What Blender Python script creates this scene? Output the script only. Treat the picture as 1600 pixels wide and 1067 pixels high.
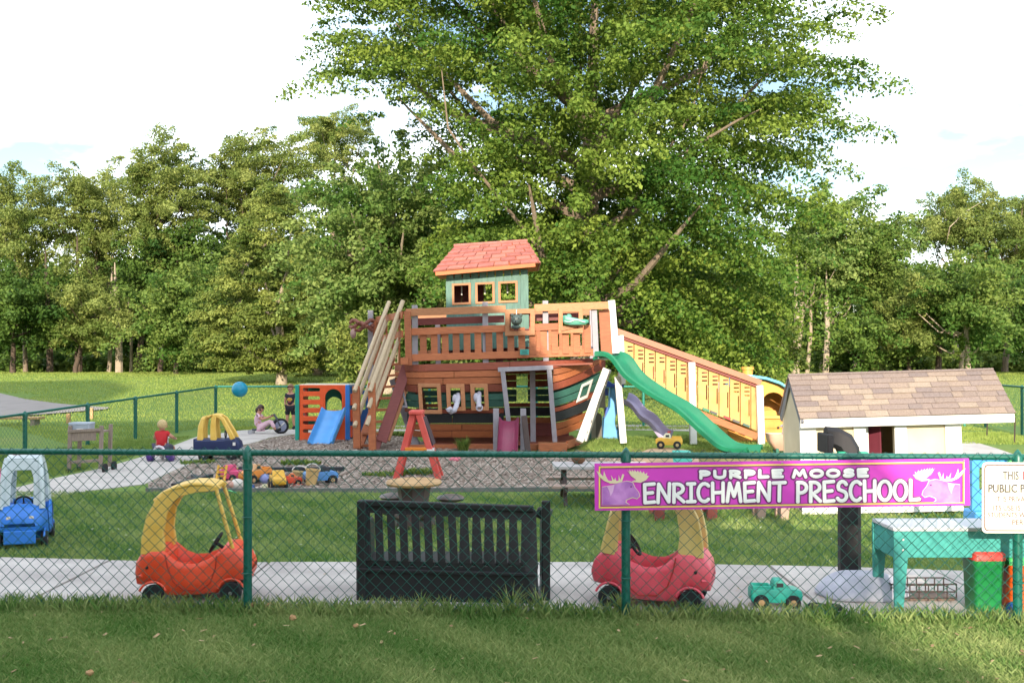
import bpy, bmesh, math, random
import numpy as np
from mathutils import Vector, Matrix
from mathutils.geometry import tessellate_polygon
random.seed(7); rng = np.random.default_rng(7)
for o in list(bpy.data.objects): bpy.data.objects.remove(o)
scn = bpy.context.scene; C = scn.collection
R = math.radians
# ---------------------------------------------------------------- camera, sky, sun, exposure
FP, HZ, EYE = 1600.0, 560.0, 1.95            # focal length in photo pixels, horizon row, eye height in metres
cam = bpy.data.objects.new('camera', bpy.data.cameras.new('camera')); C.objects.link(cam)
cam.location = (0, 0, EYE); cam.rotation_euler = (R(90), 0, 0)
cam.data.sensor_width = 36; cam.data.lens = 36; cam.data.clip_end = 3000
cam.data.shift_y = (HZ - 533.5) / 1600
scn.camera = cam
SUND = Vector((0.10, 1.0, -0.31)).normalized()
world = bpy.data.worlds.new('World'); scn.world = world; world.use_nodes = True
wn, wl = world.node_tree.nodes, world.node_tree.links
wn.clear()
sky = wn.new('ShaderNodeTexSky'); sky.sky_type = 'NISHITA'; sky.sun_disc = False
sky.sun_elevation = math.asin(-SUND.z); sky.sun_rotation = R(180) + math.atan2(0.10, 1.0)
sky.air_density = 1.0; sky.dust_density = 0.2; sky.ozone_density = 1.0
tc = wn.new('ShaderNodeTexCoord'); mp = wn.new('ShaderNodeMapping'); mp.inputs['Scale'].default_value = (1.6, 1.6, 5.0)
nz = wn.new('ShaderNodeTexNoise'); nz.inputs['Scale'].default_value = 1.7; nz.inputs['Detail'].default_value = 7; nz.inputs['Roughness'].default_value = .55
rp = wn.new('ShaderNodeValToRGB'); rp.color_ramp.elements[0].position = .42; rp.color_ramp.elements[1].position = .68
mx = wn.new('ShaderNodeMixRGB')
mx.inputs[2].default_value = (18.5, 19.5, 20.3, 1)      # thin bright cloud
bg = wn.new('ShaderNodeBackground'); bg.inputs['Strength'].default_value = 0.075
wo = wn.new('ShaderNodeOutputWorld')
wl.new(tc.outputs['Generated'], mp.inputs[0]); wl.new(mp.outputs[0], nz.inputs['Vector']); wl.new(nz.outputs['Fac'], rp.inputs[0])
wl.new(rp.outputs[0], mx.inputs[0]); wl.new(sky.outputs[0], mx.inputs[1]); wl.new(mx.outputs[0], bg.inputs[0]); wl.new(bg.outputs[0], wo.inputs[0])
sun = bpy.data.objects.new('sun', bpy.data.lights.new('sun', 'SUN')); C.objects.link(sun)
sun.data.energy = 2.6; sun.data.angle = R(0.55); sun.data.color = (1.0, .88, .71)
sun.rotation_euler = SUND.to_track_quat('-Z', 'Y').to_euler()
vs = scn.view_settings; vs.view_transform = 'Standard'; vs.look = 'None'; vs.gamma = 1; vs.exposure = 1.66; vs.use_curve_mapping = False

# ---------------------------------------------------------------- helpers
def terr(Y): # lawn rises about a metre beyond the rear fence
    t = min(1, max(0, (Y - 32) / 30)); return 1.05 * t * t * (3 - 2 * t)
def P(x, y, Y): return Vector(((x - 800) / FP * Y, Y, EYE - (y - HZ) / FP * Y))
def G(x, y, dz=0.0):                                   # photo pixel -> point on the ground
    Y = FP * EYE / max(y - HZ, 4)
    if Y > 31:
        Y = 31
        while Y < 400 and EYE - (y - HZ) / FP * Y > terr(Y): Y += .1
    return Vector(((x - 800) / FP * Y, Y, terr(Y) + dz))
def hexc(h):
    c = [int(h[i:i+2], 16) / 255 for i in (0, 2, 4)]
    return tuple(v / 12.92 if v <= .04045 else ((v + .055) / 1.055) ** 2.4 for v in c) + (1,)
MATS = {}
def mat(name, col, rough=.5, var=.12, scale=6, bump=0.0, stretch=(1, 1, 1), metal=0, spec=.5, coord='Object', tint=None, bscale=None, detail=4, orand=0.0):
    """procedural material: noise-varied base colour (col to tint), optional relief"""
    if name in MATS: return MATS[name]
    m = bpy.data.materials.new(name); m.use_nodes = True; MATS[name] = m
    n, l = m.node_tree.nodes, m.node_tree.links
    b = n['Principled BSDF']; b.inputs['Roughness'].default_value = rough; b.inputs['Metallic'].default_value = metal
    b.inputs['Specular IOR Level'].default_value = spec
    c = hexc(col) if isinstance(col, str) else tuple(col) + (1,)
    t = n.new('ShaderNodeTexCoord'); mpp = n.new('ShaderNodeMapping'); mpp.inputs['Scale'].default_value = stretch
    l.new(t.outputs[coord], mpp.inputs[0])
    z = n.new('ShaderNodeTexNoise'); z.inputs['Scale'].default_value = scale; z.inputs['Detail'].default_value = detail
    l.new(mpp.outputs[0], z.inputs['Vector'])
    r = n.new('ShaderNodeValToRGB'); r.color_ramp.elements[0].position = .3; r.color_ramp.elements[1].position = .72
    lo = tuple(v * (1 - var) for v in c[:3]) + (1,)
    hi = (hexc(tint) if tint else tuple(min(1, v * (1 + var)) for v in c[:3]) + (1,))
    r.color_ramp.elements[0].color = lo; r.color_ramp.elements[1].color = hi
    l.new(z.outputs['Fac'], r.inputs[0])
    if orand:                                                 # every board, tile or slab its own shade
        oi = n.new('ShaderNodeObjectInfo'); mr_ = n.new('ShaderNodeMapRange'); mr_.inputs['To Min'].default_value = 1 - orand; mr_.inputs['To Max'].default_value = 1 + orand
        hs_ = n.new('ShaderNodeHueSaturation'); l.new(oi.outputs['Random'], mr_.inputs[0]); l.new(mr_.outputs[0], hs_.inputs['Value']); l.new(r.outputs[0], hs_.inputs['Color']); l.new(hs_.outputs[0], b.inputs['Base Color'])
    else: l.new(r.outputs[0], b.inputs['Base Color'])
    if bump:
        z2 = n.new('ShaderNodeTexNoise'); z2.inputs['Scale'].default_value = bscale or scale * 3; z2.inputs['Detail'].default_value = 5
        l.new(mpp.outputs[0], z2.inputs['Vector'])
        bp = n.new('ShaderNodeBump'); bp.inputs['Strength'].default_value = bump; bp.inputs['Distance'].default_value = .02
        l.new(z2.outputs['Fac'], bp.inputs['Height']); l.new(bp.outputs[0], b.inputs['Normal'])
    return m
def leafmat(name, col, tint, trans=.35):
    if name in MATS: return MATS[name]
    m = bpy.data.materials.new(name); m.use_nodes = True; MATS[name] = m
    n, l = m.node_tree.nodes, m.node_tree.links; n.clear()
    a = n.new('ShaderNodeAttribute'); a.attribute_name = 'tint'
    r = n.new('ShaderNodeMixRGB'); r.inputs[1].default_value = tuple(col) + (1,); r.inputs[2].default_value = tuple(tint) + (1,)
    l.new(a.outputs['Fac'], r.inputs[0])
    d = n.new('ShaderNodeBsdfPrincipled'); d.inputs['Roughness'].default_value = .6; d.inputs['Specular IOR Level'].default_value = .18
    tr = n.new('ShaderNodeBsdfTranslucent'); ms = n.new('ShaderNodeMixShader'); ms.inputs[0].default_value = trans
    o = n.new('ShaderNodeOutputMaterial')
    l.new(r.outputs[0], d.inputs['Base Color']); l.new(r.outputs[0], tr.inputs[0])
    l.new(d.outputs[0], ms.inputs[1]); l.new(tr.outputs[0], ms.inputs[2]); l.new(ms.outputs[0], o.inputs[0])
    return m
OFF = {}
def thing(name, label, cat, loc=(0, 0, 0), rz=0, group=None, worldco=True, rx=0, ry=0):
    """an Empty at the thing's base; worldco: its parts are given in world coordinates"""
    o = bpy.data.objects.new(name, None); C.objects.link(o); o.empty_display_size = .2
    o.location = loc; o.rotation_euler = (rx, ry, rz); tag(o, label, cat, group)
    OFF[o.name] = Vector(loc) if worldco else Vector((0, 0, 0))
    return o
def tag(o, label=None, cat=None, group=None, kind=None):
    if label: o['label'] = label
    if cat: o['category'] = cat
    if group: o['group'] = group
    if kind: o['kind'] = kind
    return o
def dup(o, parent=None, loc=None, rz=None, label=None, scale=None):
    c = o.copy(); C.objects.link(c); c.parent = parent
    OFF[c.name] = OFF.get(o.name, Vector((0, 0, 0)))
    if loc is not None: c.location = loc
    if rz is not None: c.rotation_euler = (o.rotation_euler.x, o.rotation_euler.y, rz)
    if scale: c.scale = (scale,) * 3
    if label: c['label'] = label
    for ch in list(o.children): dup(ch, c)
    return c
class MB:
    def __init__(s): s.v = []; s.f = []
    def add(s, vs, fs):
        n = len(s.v); s.v += [Vector(v) for v in vs]; s.f += [[i + n for i in f] for f in fs]; return s
    def box(s, c, sz, rot=None):
        x, y, z = (q / 2 for q in sz); c = Vector(c)
        vs = [Vector(p) for p in ((-x,-y,-z),(x,-y,-z),(x,y,-z),(-x,y,-z),(-x,-y,z),(x,-y,z),(x,y,z),(-x,y,z))]
        if rot is not None:
            M = rot if isinstance(rot, Matrix) else Matrix.Rotation(rot, 3, 'Z'); vs = [M @ v for v in vs]
        return s.add([v + c for v in vs], [(0,3,2,1),(4,5,6,7),(0,1,5,4),(1,2,6,5),(2,3,7,6),(3,0,4,7)])
    def beam(s, a, b, w, t, dep=(0, 1, 0), t2=None):          # w: across the run in view, t: along dep
        a, b = Vector(a), Vector(b); d = (b - a).normalized(); dep = Vector(dep)
        dep = (dep - d * dep.dot(d)).normalized(); n = d.cross(dep)
        q = [(-1,-1),(1,-1),(1,1),(-1,1)]
        vs = [a + n * (i*w/2) + dep * (j*t/2) for i, j in q] + [b + n * (i*(t2 or w)/2) + dep * (j*t/2) for i, j in q]
        return s.add(vs, [(0,3,2,1),(4,5,6,7),(0,1,5,4),(1,2,6,5),(2,3,7,6),(3,0,4,7)])
    def loft(s, rings, closed=True, cap=True):
        n = len(rings[0]); vs = [p for r in rings for p in r]; fs = []
        for i in range(len(rings) - 1):
            for j in range(n if closed else n - 1):
                k = (j + 1) % n; fs.append((i*n+j, i*n+k, (i+1)*n+k, (i+1)*n+j))
        if cap and closed: fs += [tuple(range(n))[::-1], tuple((len(rings)-1)*n + j for j in range(n))]
        return s.add(vs, fs)
    def tube(s, pts, r, n=8, cap=True):
        pts = [Vector(p) for p in pts]; rs = r if isinstance(r, (list, tuple)) else [r] * len(pts); rings = []
        up = Vector((0, 0, 1)); prev = None
        for i, p in enumerate(pts):
            d = (pts[min(i+1, len(pts)-1)] - pts[max(i-1, 0)]).normalized()
            if prev is None:
                a = d.cross(up)
                if a.length < .1: a = d.cross(Vector((1, 0, 0)))
            else: a = prev - d * prev.dot(d)
            a.normalize(); prev = a; b = d.cross(a)
            rings.append([p + (a * math.cos(2*math.pi*k/n) + b * math.sin(2*math.pi*k/n)) * rs[i] for k in range(n)])
        return s.loft(rings, True, cap)
    def strip(s, pts, w, t, wdir=None):                     # swept rectangle: w along wdir, t across; per-point widths allowed
        pts = [Vector(p) for p in pts]; ws = w if isinstance(w, (list, tuple)) else [w]*len(pts); rings = []
        for i, p in enumerate(pts):
            d = (pts[min(i+1, len(pts)-1)] - pts[max(i-1, 0)]).normalized()
            W = Vector(wdir or (0, 1, 0)); W = (W - d * W.dot(d)).normalized(); N = d.cross(W)
            h = ws[i] / 2; k = min(t*.35, h*.5)
            rings.append([p + W*a + N*b for a, b in ((-h+k,-t/2),(h-k,-t/2),(h,-t/2+k),(h,t/2-k),(h-k,t/2),(-h+k,t/2),(-h,t/2-k),(-h,-t/2+k))])
        return s.loft(rings)
    def lathe(s, prof, c=(0, 0, 0), n=16, axis='Z', sq=1.0):
        c = Vector(c); rings = []
        for r, z in prof:
            ring = []
            for k in range(n):
                a = 2*math.pi*k/n; u, v = r*math.cos(a), r*math.sin(a)*sq
                ring.append(c + Vector({'Z': (u, v, z), 'Y': (u, z, v), 'X': (z, u, v)}[axis]))
            rings.append(ring)
        return s.loft(rings)
    def ball(s, c, r, nu=14, nv=9):
        r = r if isinstance(r, (tuple, list)) else (r, r, r); c = Vector(c); rings = []
        for i in range(nv + 1):
            th = max(.02, min(math.pi-.02, math.pi * i / nv))
            rings.append([c + Vector((r[0]*math.sin(th)*math.cos(2*math.pi*k/nu), r[1]*math.sin(th)*math.sin(2*math.pi*k/nu), r[2]*math.cos(th))) for k in range(nu)])
        return s.loft(rings)
    def torus(s, c, Rr, r, axis='Y', n=18, m=7, sq=1):
        c = Vector(c); rings = []
        for i in range(n):
            a = 2*math.pi*i/n; ring = []
            for j in range(m):
                b = 2*math.pi*j/m; u = (Rr + r*math.cos(b)); w = r*math.sin(b)*sq
                q = (u*math.cos(a), w, u*math.sin(a))
                if axis == 'Z': q = (q[0], q[2], q[1])
                if axis == 'X': q = (q[1], q[0], q[2])
                ring.append(c + Vector(q))
            rings.append(ring)
        rings.append(rings[0]); return s.loft(rings, True, False)
    def plate(s, outer, holes, fm, t):                      # flat polygon with holes, mapped by fm(u,v,w), thickness t
        loops = [outer] + list(holes)
        tri = tessellate_polygon([[Vector((p[0], p[1], 0)) for p in lp] for lp in loops])
        flat = [p for lp in loops for p in lp]; n = len(flat)
        vs = [fm(p[0], p[1], 0) for p in flat] + [fm(p[0], p[1], t) for p in flat]
        fs = [tuple(a) for a in tri] + [tuple(i + n for i in a)[::-1] for a in tri]; k = 0
        for lp in loops:
            for i in range(len(lp)):
                a, b = k + i, k + (i + 1) % len(lp); fs.append((a, b, b + n, a + n))
            k += len(lp)
        return s.add(vs, fs)
    def obj(s, name, m, parent=None, smooth=False, bevel=0, label=None, recalc=True, seg=2):
        off = Vector((0, 0, 0)); q = parent
        while q is not None and q.parent is not None: q = q.parent
        if q is not None: off = OFF.get(q.name, off)
        me = bpy.data.meshes.new(name); me.from_pydata([v - off for v in s.v], [], s.f)
        if recalc:
            bm = bmesh.new(); bm.from_mesh(me); bmesh.ops.recalc_face_normals(bm, faces=bm.faces); bm.to_mesh(me); bm.free()
        me.materials.append(m); o = bpy.data.objects.new(name, me); C.objects.link(o); o.parent = parent
        if smooth:
            me.shade_smooth()
            try: me.set_sharp_from_angle(angle=R(42))
            except Exception: pass
        if bevel:
            b = o.modifiers.new('bevel', 'BEVEL'); b.width = bevel; b.segments = seg; b.limit_method = 'ANGLE'; b.angle_limit = R(40)
        if label: o['label'] = label
        return o
def rect(x0, y0, x1, y1): return [(x0, y0), (x1, y0), (x1, y1), (x0, y1)]
def rrect(x0, y0, x1, y1, r, n=5):
    out = []
    for cx, cy, a0 in ((x1-r, y0+r, -90), (x1-r, y1-r, 0), (x0+r, y1-r, 90), (x0+r, y0+r, 180)):
        out += [(cx + r*math.cos(R(a0 + 90*k/n)), cy + r*math.sin(R(a0 + 90*k/n))) for k in range(n + 1)]
    return out
def arch(x0, yb, x1, yt, n=10):                              # opening with round top, v grows upward from yb to yt (any sign)
    r = (x1 - x0) / 2; sg = 1 if yt > yb else -1; c = (x0 + x1) / 2; ys = yt - sg * r
    return [(x0, yb), (x1, yb)] + [(c + r*math.cos(math.pi*k/n), ys + sg*r*math.sin(math.pi*k/n)) for k in range(n + 1)]
def pxm(Y, yaw=0.0, x0=800):                                 # pixel map onto an upright plane at distance Y
    return lambda u, v, w: P(u, v, Y) + Vector((0, w, 0))
def npmesh(name, V, F, m, parent=None, attr=None, smooth=False):
    me = bpy.data.meshes.new(name); n, k = F.shape
    me.vertices.add(len(V)); me.vertices.foreach_set('co', np.ascontiguousarray(V, dtype=np.float32).ravel())
    me.loops.add(n * k); me.loops.foreach_set('vertex_index', np.ascontiguousarray(F, dtype=np.int32).ravel())
    me.polygons.add(n); me.polygons.foreach_set('loop_start', np.arange(0, n * k, k, dtype=np.int32)); me.polygons.foreach_set('loop_total', np.full(n, k, dtype=np.int32))
    if attr is not None:
        a = me.attributes.new('tint', 'FLOAT', 'POINT'); a.data.foreach_set('value', attr.astype(np.float32))
    me.update(calc_edges=True); me.materials.append(m)
    if smooth: me.shade_smooth()
    o = bpy.data.objects.new(name, me); C.objects.link(o); o.parent = parent; return o
def inpoly(px, py, poly):
    ins = np.zeros(len(px), bool); n = len(poly)
    for i in range(n):
        x1, y1 = poly[i]; x2, y2 = poly[(i + 1) % n]
        c = ((y1 > py) != (y2 > py)) & (px < (x2 - x1) * (py - y1) / (y2 - y1 + 1e-9) + x1); ins ^= c
    return ins
def edist(px, py, poly):
    d = np.full(len(px), 1e9); n = len(poly)
    for i in range(n):
        a = np.array(poly[i], float); b = np.array(poly[(i + 1) % n], float); e = b - a
        t = np.clip(((px - a[0]) * e[0] + (py - a[1]) * e[1]) / (e @ e + 1e-9), 0, 1)
        d = np.minimum(d, np.hypot(px - a[0] - t * e[0], py - a[1] - t * e[1]))
    return d

# ---------------------------------------------------------------- materials
M_teal = mat('vinyl_green', '0b5a4c', .38, .08, 30)
M_conc = mat('concrete', 'aea6a2', .9, .26, 1.7, .25, bscale=60, tint='bdb6b0', detail=8, orand=.05)
M_cedar = mat('cedar', '9e5734', .6, .24, 6, .2, stretch=(1, 9, 14), orand=.2, detail=8, tint='ab663c')
M_cedar2 = mat('cedar_dark', '82402b', .6, .24, 6, .2, stretch=(1, 9, 14), orand=.16, detail=8)
M_cedar3 = mat('cedar_light', 'a66f48', .6, .18, 6, .15, stretch=(2, 9, 14), orand=.12, detail=8)
M_redwood = mat('redwood', '743530', .6, .2, 6, .1, stretch=(1, 9, 12), orand=.12, detail=8)
M_grey = mat('painted_grey', '8f8a90', .6, .1, 8)
M_white = mat('white_paint', 'd9d5d0', .55, .05, 8)
M_green = mat('green_stain', '2e5a4e', .6, .22, 5, .1, stretch=(1, 9, 14), orand=.15, detail=8)
M_black = mat('black_stain', '22262b', .6, .2, 6)
M_teal2 = mat('teal_paint', '43685c', .6, .1, 3, .1, stretch=(6, 6, 1), tint='577a6d', orand=.06)
M_rubber = mat('rubber', '1b1c1e', .8, .2, 20)
M_darkwood = mat('darkwood', '3b2c26', .7, .25, 8)
M_greywood = mat('weathered_wood', '8a7a6e', .8, .2, 10, .2, stretch=(8, 8, 1))
M_tan = mat('tan_plastic', 'b08a5e', .6, .1, 8, tint='bd9a6c')
M_pole = mat('pole_wood', 'b5a184', .7, .14, 10, .1, stretch=(9, 9, 1))
def plas(name, col, rough=.45, var=.11, **k): return mat(name, col, rough, var, 4, .05, bscale=60, detail=9, **k)
# ---------------------------------------------------------------- ground
def grassmat(name, c1, c2, c3, sc):
    m = bpy.data.materials.new(name); m.use_nodes = True; n, l = m.node_tree.nodes, m.node_tree.links
    b = n['Principled BSDF']; b.inputs['Roughness'].default_value = .9; b.inputs['Specular IOR Level'].default_value = .15
    t = n.new('ShaderNodeTexCoord'); z = n.new('ShaderNodeTexNoise'); z.inputs['Scale'].default_value = sc; z.inputs['Detail'].default_value = 9; z.inputs['Roughness'].default_value = .7
    z2 = n.new('ShaderNodeTexNoise'); z2.inputs['Scale'].default_value = .35; z2.inputs['Detail'].default_value = 4
    r = n.new('ShaderNodeValToRGB'); r.color_ramp.elements[0].position = .33; r.color_ramp.elements[1].position = .68
    r.color_ramp.elements[0].color = c1 + (1,); r.color_ramp.elements[1].color = c2 + (1,)
    mxx = n.new('ShaderNodeMixRGB'); mxx.inputs[2].default_value = c3 + (1,); r2 = n.new('ShaderNodeValToRGB')
    r2.color_ramp.elements[0].position = .5; r2.color_ramp.elements[1].position = .75; r2.color_ramp.elements[1].color = (.6, .6, .6, 1)
    l.new(t.outputs['Object'], z.inputs['Vector']); l.new(t.outputs['Object'], z2.inputs['Vector']); l.new(z.outputs['Fac'], r.inputs[0]); l.new(z2.outputs['Fac'], r2.inputs[0])
    l.new(r2.outputs[0], mxx.inputs[0]); l.new(r.outputs[0], mxx.inputs[1]); l.new(mxx.outputs[0], b.inputs['Base Color'])
    bp = n.new('ShaderNodeBump'); bp.inputs['Strength'].default_value = .6; bp.inputs['Distance'].default_value = .04
    z3 = n.new('ShaderNodeTexNoise'); z3.inputs['Scale'].default_value = 45; z3.inputs['Detail'].default_value = 6; l.new(t.outputs['Object'], z3.inputs['Vector'])
    l.new(z3.outputs['Fac'], bp.inputs['Height']); l.new(bp.outputs[0], b.inputs['Normal']); return m
M_lawn = grassmat('lawn', (.10, .17, .035), (.18, .26, .06), (.21, .23, .07), 5)
ys = [-80, -20, 0, 5, 10, 16, 24, 31] + [32 + i for i in range(31)] + [70, 90, 150, 400, 1500]
xs = [-1500, -300, -80, -40, -20, -10, -5, 0, 5, 10, 20, 40, 80, 300, 1500]
b = MB(); vs_ = [(x, y, terr(y)) for y in ys for x in xs]; nx = len(xs)
b.add(vs_, [(j*nx+i, j*nx+i+1, (j+1)*nx+i+1, (j+1)*nx+i) for j in range(len(ys)-1) for i in range(nx-1)])
tag(b.obj('ground', M_lawn), 'mown green lawn with a gentle rise beyond the playground', kind='structure')
def sheet(name, pts, m, dz, label, thick=0):
    b = MB(); top = [Vector((p[0], p[1], p[2] + dz)) for p in pts]
    tri = tessellate_polygon([top]); b.add(top, [tuple(t) for t in tri])
    if thick:
        n = len(top); b.add(top + [p - Vector((0, 0, thick)) for p in top], [(i, (i+1) % n, (i+1) % n + n, i + n) for i in range(n)])
    o = b.obj(name, m)
    for poly in o.data.polygons:
        if abs(poly.normal.z) > .9 and poly.normal.z < 0: poly.flip()
    return tag(o, label, kind='structure')
def fY(X): return 7.75 - .06 * X                              # line of the front fence
# front walk, in slabs with recessed joints
edge = [(-9, 10.25), (-5, 9.95), (-3, 9.72), (-1, 9.72), (1, 9.72), (3, 9.5), (5, 9.2), (9, 8.9)]
def eY(X):
    for (a, ya), (c, yc) in zip(edge, edge[1:]):
        if a <= X <= c: return ya + (yc - ya) * (X - a) / (c - a)
    return 9
root = sheet('path', [Vector((-9, fY(-9) + .1, 0)), Vector((9, fY(9) + .1, 0)), Vector((9, eY(9), 0)), Vector((3, eY(3), 0)), Vector((-3, eY(-3), 0)), Vector((-9, eY(-9), 0))], mat('joint_dirt', '5d5348', .95, .2, 12), .004, 'bedding under the concrete walk behind the front fence')
jx = [-9, -7.2, -5.5, -3.85, -2.3, -.72, .85, 2.4, 3.85, 5.4, 7, 9]
for a, c in zip(jx, jx[1:]):
    b = MB(); g = .013
    q = [(a + g, fY(a) + .12), (c - g, fY(c) + .12)] + [(c - g - (c - a - 2*g) * k / 4, eY(c - g - (c - a - 2*g) * k / 4)) for k in range(5)]
    n = len(q); z = .022 + random.uniform(-.003, .003)
    b.add([(x, y, z) for x, y in q] + [(x, y, 0.002) for x, y in q], [tuple(range(n))] + [(i, (i+1) % n, (i+1) % n + n, i + n) for i in range(n)])
    o = b.obj('concrete_slab', M_conc, root)
# curving walk at the left, going round behind the ship
up = [(-140, 815), (0, 769), (75, 750), (160, 732), (220, 715), (275, 695), (307, 683), (375, 673), (460, 668.5), (560, 666), (700, 665), (1000, 664), (1200, 668), (1420, 680), (1520, 690)]
lo = [(-140, 850), (0, 795), (70, 779), (140, 767), (225, 757), (262, 740), (307, 721), (378, 696), (400, 691), (422, 684), (470, 677), (560, 674), (700, 673), (1000, 672), (1180, 676), (1400, 693), (1490, 706)]
pts = [G(*p) for p in up + [(1560, 702), (1600, 716), (1640, 735)]] + [G(*p) for p in [(1610, 750), (1560, 730), (1530, 716)] + lo[::-1]]
sheet('path', pts, mat('concrete_light', 'ada5a0', .9, .12, 2, .2, bscale=50, tint='bab3ac'), .012, 'pale concrete walk curving round the mulch bed', .02)
sheet('driveway', [G(*p) for p in [(-300, 598), (-60, 606), (0, 616), (40, 625.5), (90, 632), (128, 635.5), (172, 638.5), (165, 641.5), (120, 645), (60, 650), (-100, 655), (-400, 655)]], mat('asphalt_pale', '8e8682', .9, .1, 2), .05, 'grey drive beyond the left fence')
# wood-chip bed, its edging and the bare soil by the slide
bed = [(232, 757), (262, 742), (307, 723), (378, 698), (400, 693), (422, 686), (470, 679), (620, 679), (640, 690), (880, 712), (905, 706), (1010, 722), (1060, 742), (1010, 752), (960, 766), (850, 768), (600, 768), (232, 768)]
sheet('mulch', [G(*p) for p in bed], mat('mulch', '8f7c70', .95, .3, 45, .25, tint='b0a090', detail=9, bscale=60), .016, 'bed of brown wood chips round the ship')
sheet('bare_soil', [G(*p) for p in [(880, 712), (905, 703), (930, 706), (1010, 700), (1150, 705), (1240, 712), (1225, 722), (1100, 724), (1010, 722)]], mat('soil', '9a7450', .95, .25, 4, .5, tint='6f7a3a', detail=8), .010, 'bare sandy soil below the green slide')
def jitterpts(n, poly, seed):
    r = np.random.default_rng(seed); xs_ = [p[0] for p in poly]; ys_ = [p[1] for p in poly]; out = np.zeros((0, 2))
    while len(out) < n:
        q = np.c_[r.uniform(min(xs_), max(xs_), n), r.uniform(min(ys_), max(ys_), n)]; out = np.r_[out, q[inpoly(q[:, 0], q[:, 1], poly)]]
    return out[:n]
def flakes(name, poly, n, size, m, label, z0=.02, seed=1, parent=None):
    r = np.random.default_rng(seed); c = jitterpts(n, poly, seed); a = r.uniform(0, 6.28, n); L = size * r.uniform(.5, 1.4, n); W = L * r.uniform(.25, .5, n); tl = r.uniform(-.35, .35, n)
    ux, uy = np.cos(a), np.sin(a); z = z0 + r.uniform(0, .02, n)
    V = np.zeros((n, 4, 3))
    for k, (s, t) in enumerate(((-1, -1), (1, -1), (1, 1), (-1, 1))):
        V[:, k, 0] = c[:, 0] + s * L * ux - t * W * uy; V[:, k, 1] = c[:, 1] + s * L * uy + t * W * ux; V[:, k, 2] = z + s * L * tl + t * W * .3 * tl
    o = npmesh(name, V.reshape(-1, 3), np.arange(n * 4).reshape(n, 4), m, parent, np.repeat(r.random(n), 4)); return tag(o, label, kind='stuff')
flakes('wood_chips', [tuple(G(*p)[:2]) for p in bed], 62000, .026, leafmat('chip', (.16, .115, .09), (.56, .47, .40), .05), 'loose brown and grey wood chips on the bed', seed=5)
b = MB(); b.beam(G(228, 769, .03), G(600, 769.5, .03), .07, .04, (0, 1, 0)); b.beam(G(600.5, 769.5, .03), G(960, 767, .03), .07, .04)
tag(b.obj('garden_edging', mat('edging', '6b6a68', .7, .2, 6)), 'low grey plank edging along the front of the wood chips', 'edging')
def blades(name, poly, n, h, w, label, seed, lean=.5, m=None, z=0):
    r = np.random.default_rng(seed); c = jitterpts(n, poly, seed); a = r.uniform(0, 6.28, n); ln = r.uniform(0, lean, n) * h; H = h * r.uniform(.45, 1.25, n); b_ = r.uniform(0, 6.28, n)
    V = np.zeros((n, 4, 3)); dx, dy = np.cos(a) * w / 2, np.sin(a) * w / 2; lx, ly = np.cos(b_) * ln, np.sin(b_) * ln
    V[:, 0] = np.c_[c[:, 0] - dx, c[:, 1] - dy, np.full(n, z)]; V[:, 1] = np.c_[c[:, 0] + dx, c[:, 1] + dy, np.full(n, z)]
    V[:, 2] = np.c_[c[:, 0] + dx * .7 + lx * .4, c[:, 1] + dy * .7 + ly * .4, z + H * .6]; V[:, 3] = np.c_[c[:, 0] + lx, c[:, 1] + ly, z + H]
    F = np.concatenate([np.arange(n)[:, None] * 4 + np.array([0, 1, 2]), np.arange(n)[:, None] * 4 + np.array([0, 2, 3])])
    o = npmesh(name, V.reshape(-1, 3), F, m or M_blade, None, np.repeat(np.clip(r.beta(2, 3, n) + .22*np.sin(c[:, 0]*2.3 + 1.7*np.sin(c[:, 1]*1.9))*np.sin(c[:, 1]*3.1 + 1.3*np.sin(c[:, 0]*1.3)) + .12*np.sin(c[:, 0]*7.1 + c[:, 1]*5), 0, 1), 4)); return tag(o, label, kind='stuff')
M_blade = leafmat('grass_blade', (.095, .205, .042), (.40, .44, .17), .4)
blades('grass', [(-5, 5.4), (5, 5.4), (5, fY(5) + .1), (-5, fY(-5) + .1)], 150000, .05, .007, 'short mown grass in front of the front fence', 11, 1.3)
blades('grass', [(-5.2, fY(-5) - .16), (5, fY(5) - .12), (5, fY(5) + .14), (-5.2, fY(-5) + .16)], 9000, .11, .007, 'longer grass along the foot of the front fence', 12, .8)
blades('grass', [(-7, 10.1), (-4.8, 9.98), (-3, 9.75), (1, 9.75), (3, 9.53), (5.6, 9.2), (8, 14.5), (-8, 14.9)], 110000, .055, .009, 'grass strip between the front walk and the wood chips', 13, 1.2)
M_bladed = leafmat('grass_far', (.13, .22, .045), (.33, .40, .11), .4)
blades('grass', [tuple(G(*p)[:2]) for p in [(905, 704), (930, 686), (1110, 680), (1230, 690), (1240, 712), (1130, 716), (1030, 704), (960, 712)]], 9000, .07, .012, 'patchy grass beneath the green slide', 14, 1, M_bladed, .01)
blades('grass', [tuple(G(*p)[:2]) for p in [(-60, 790), (0, 764), (75, 746), (160, 728), (275, 691), (300, 682), (200, 690), (-60, 720)]], 30000, .06, .012, 'grass between the left fence and the curving walk', 15, 1, M_bladed)

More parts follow.
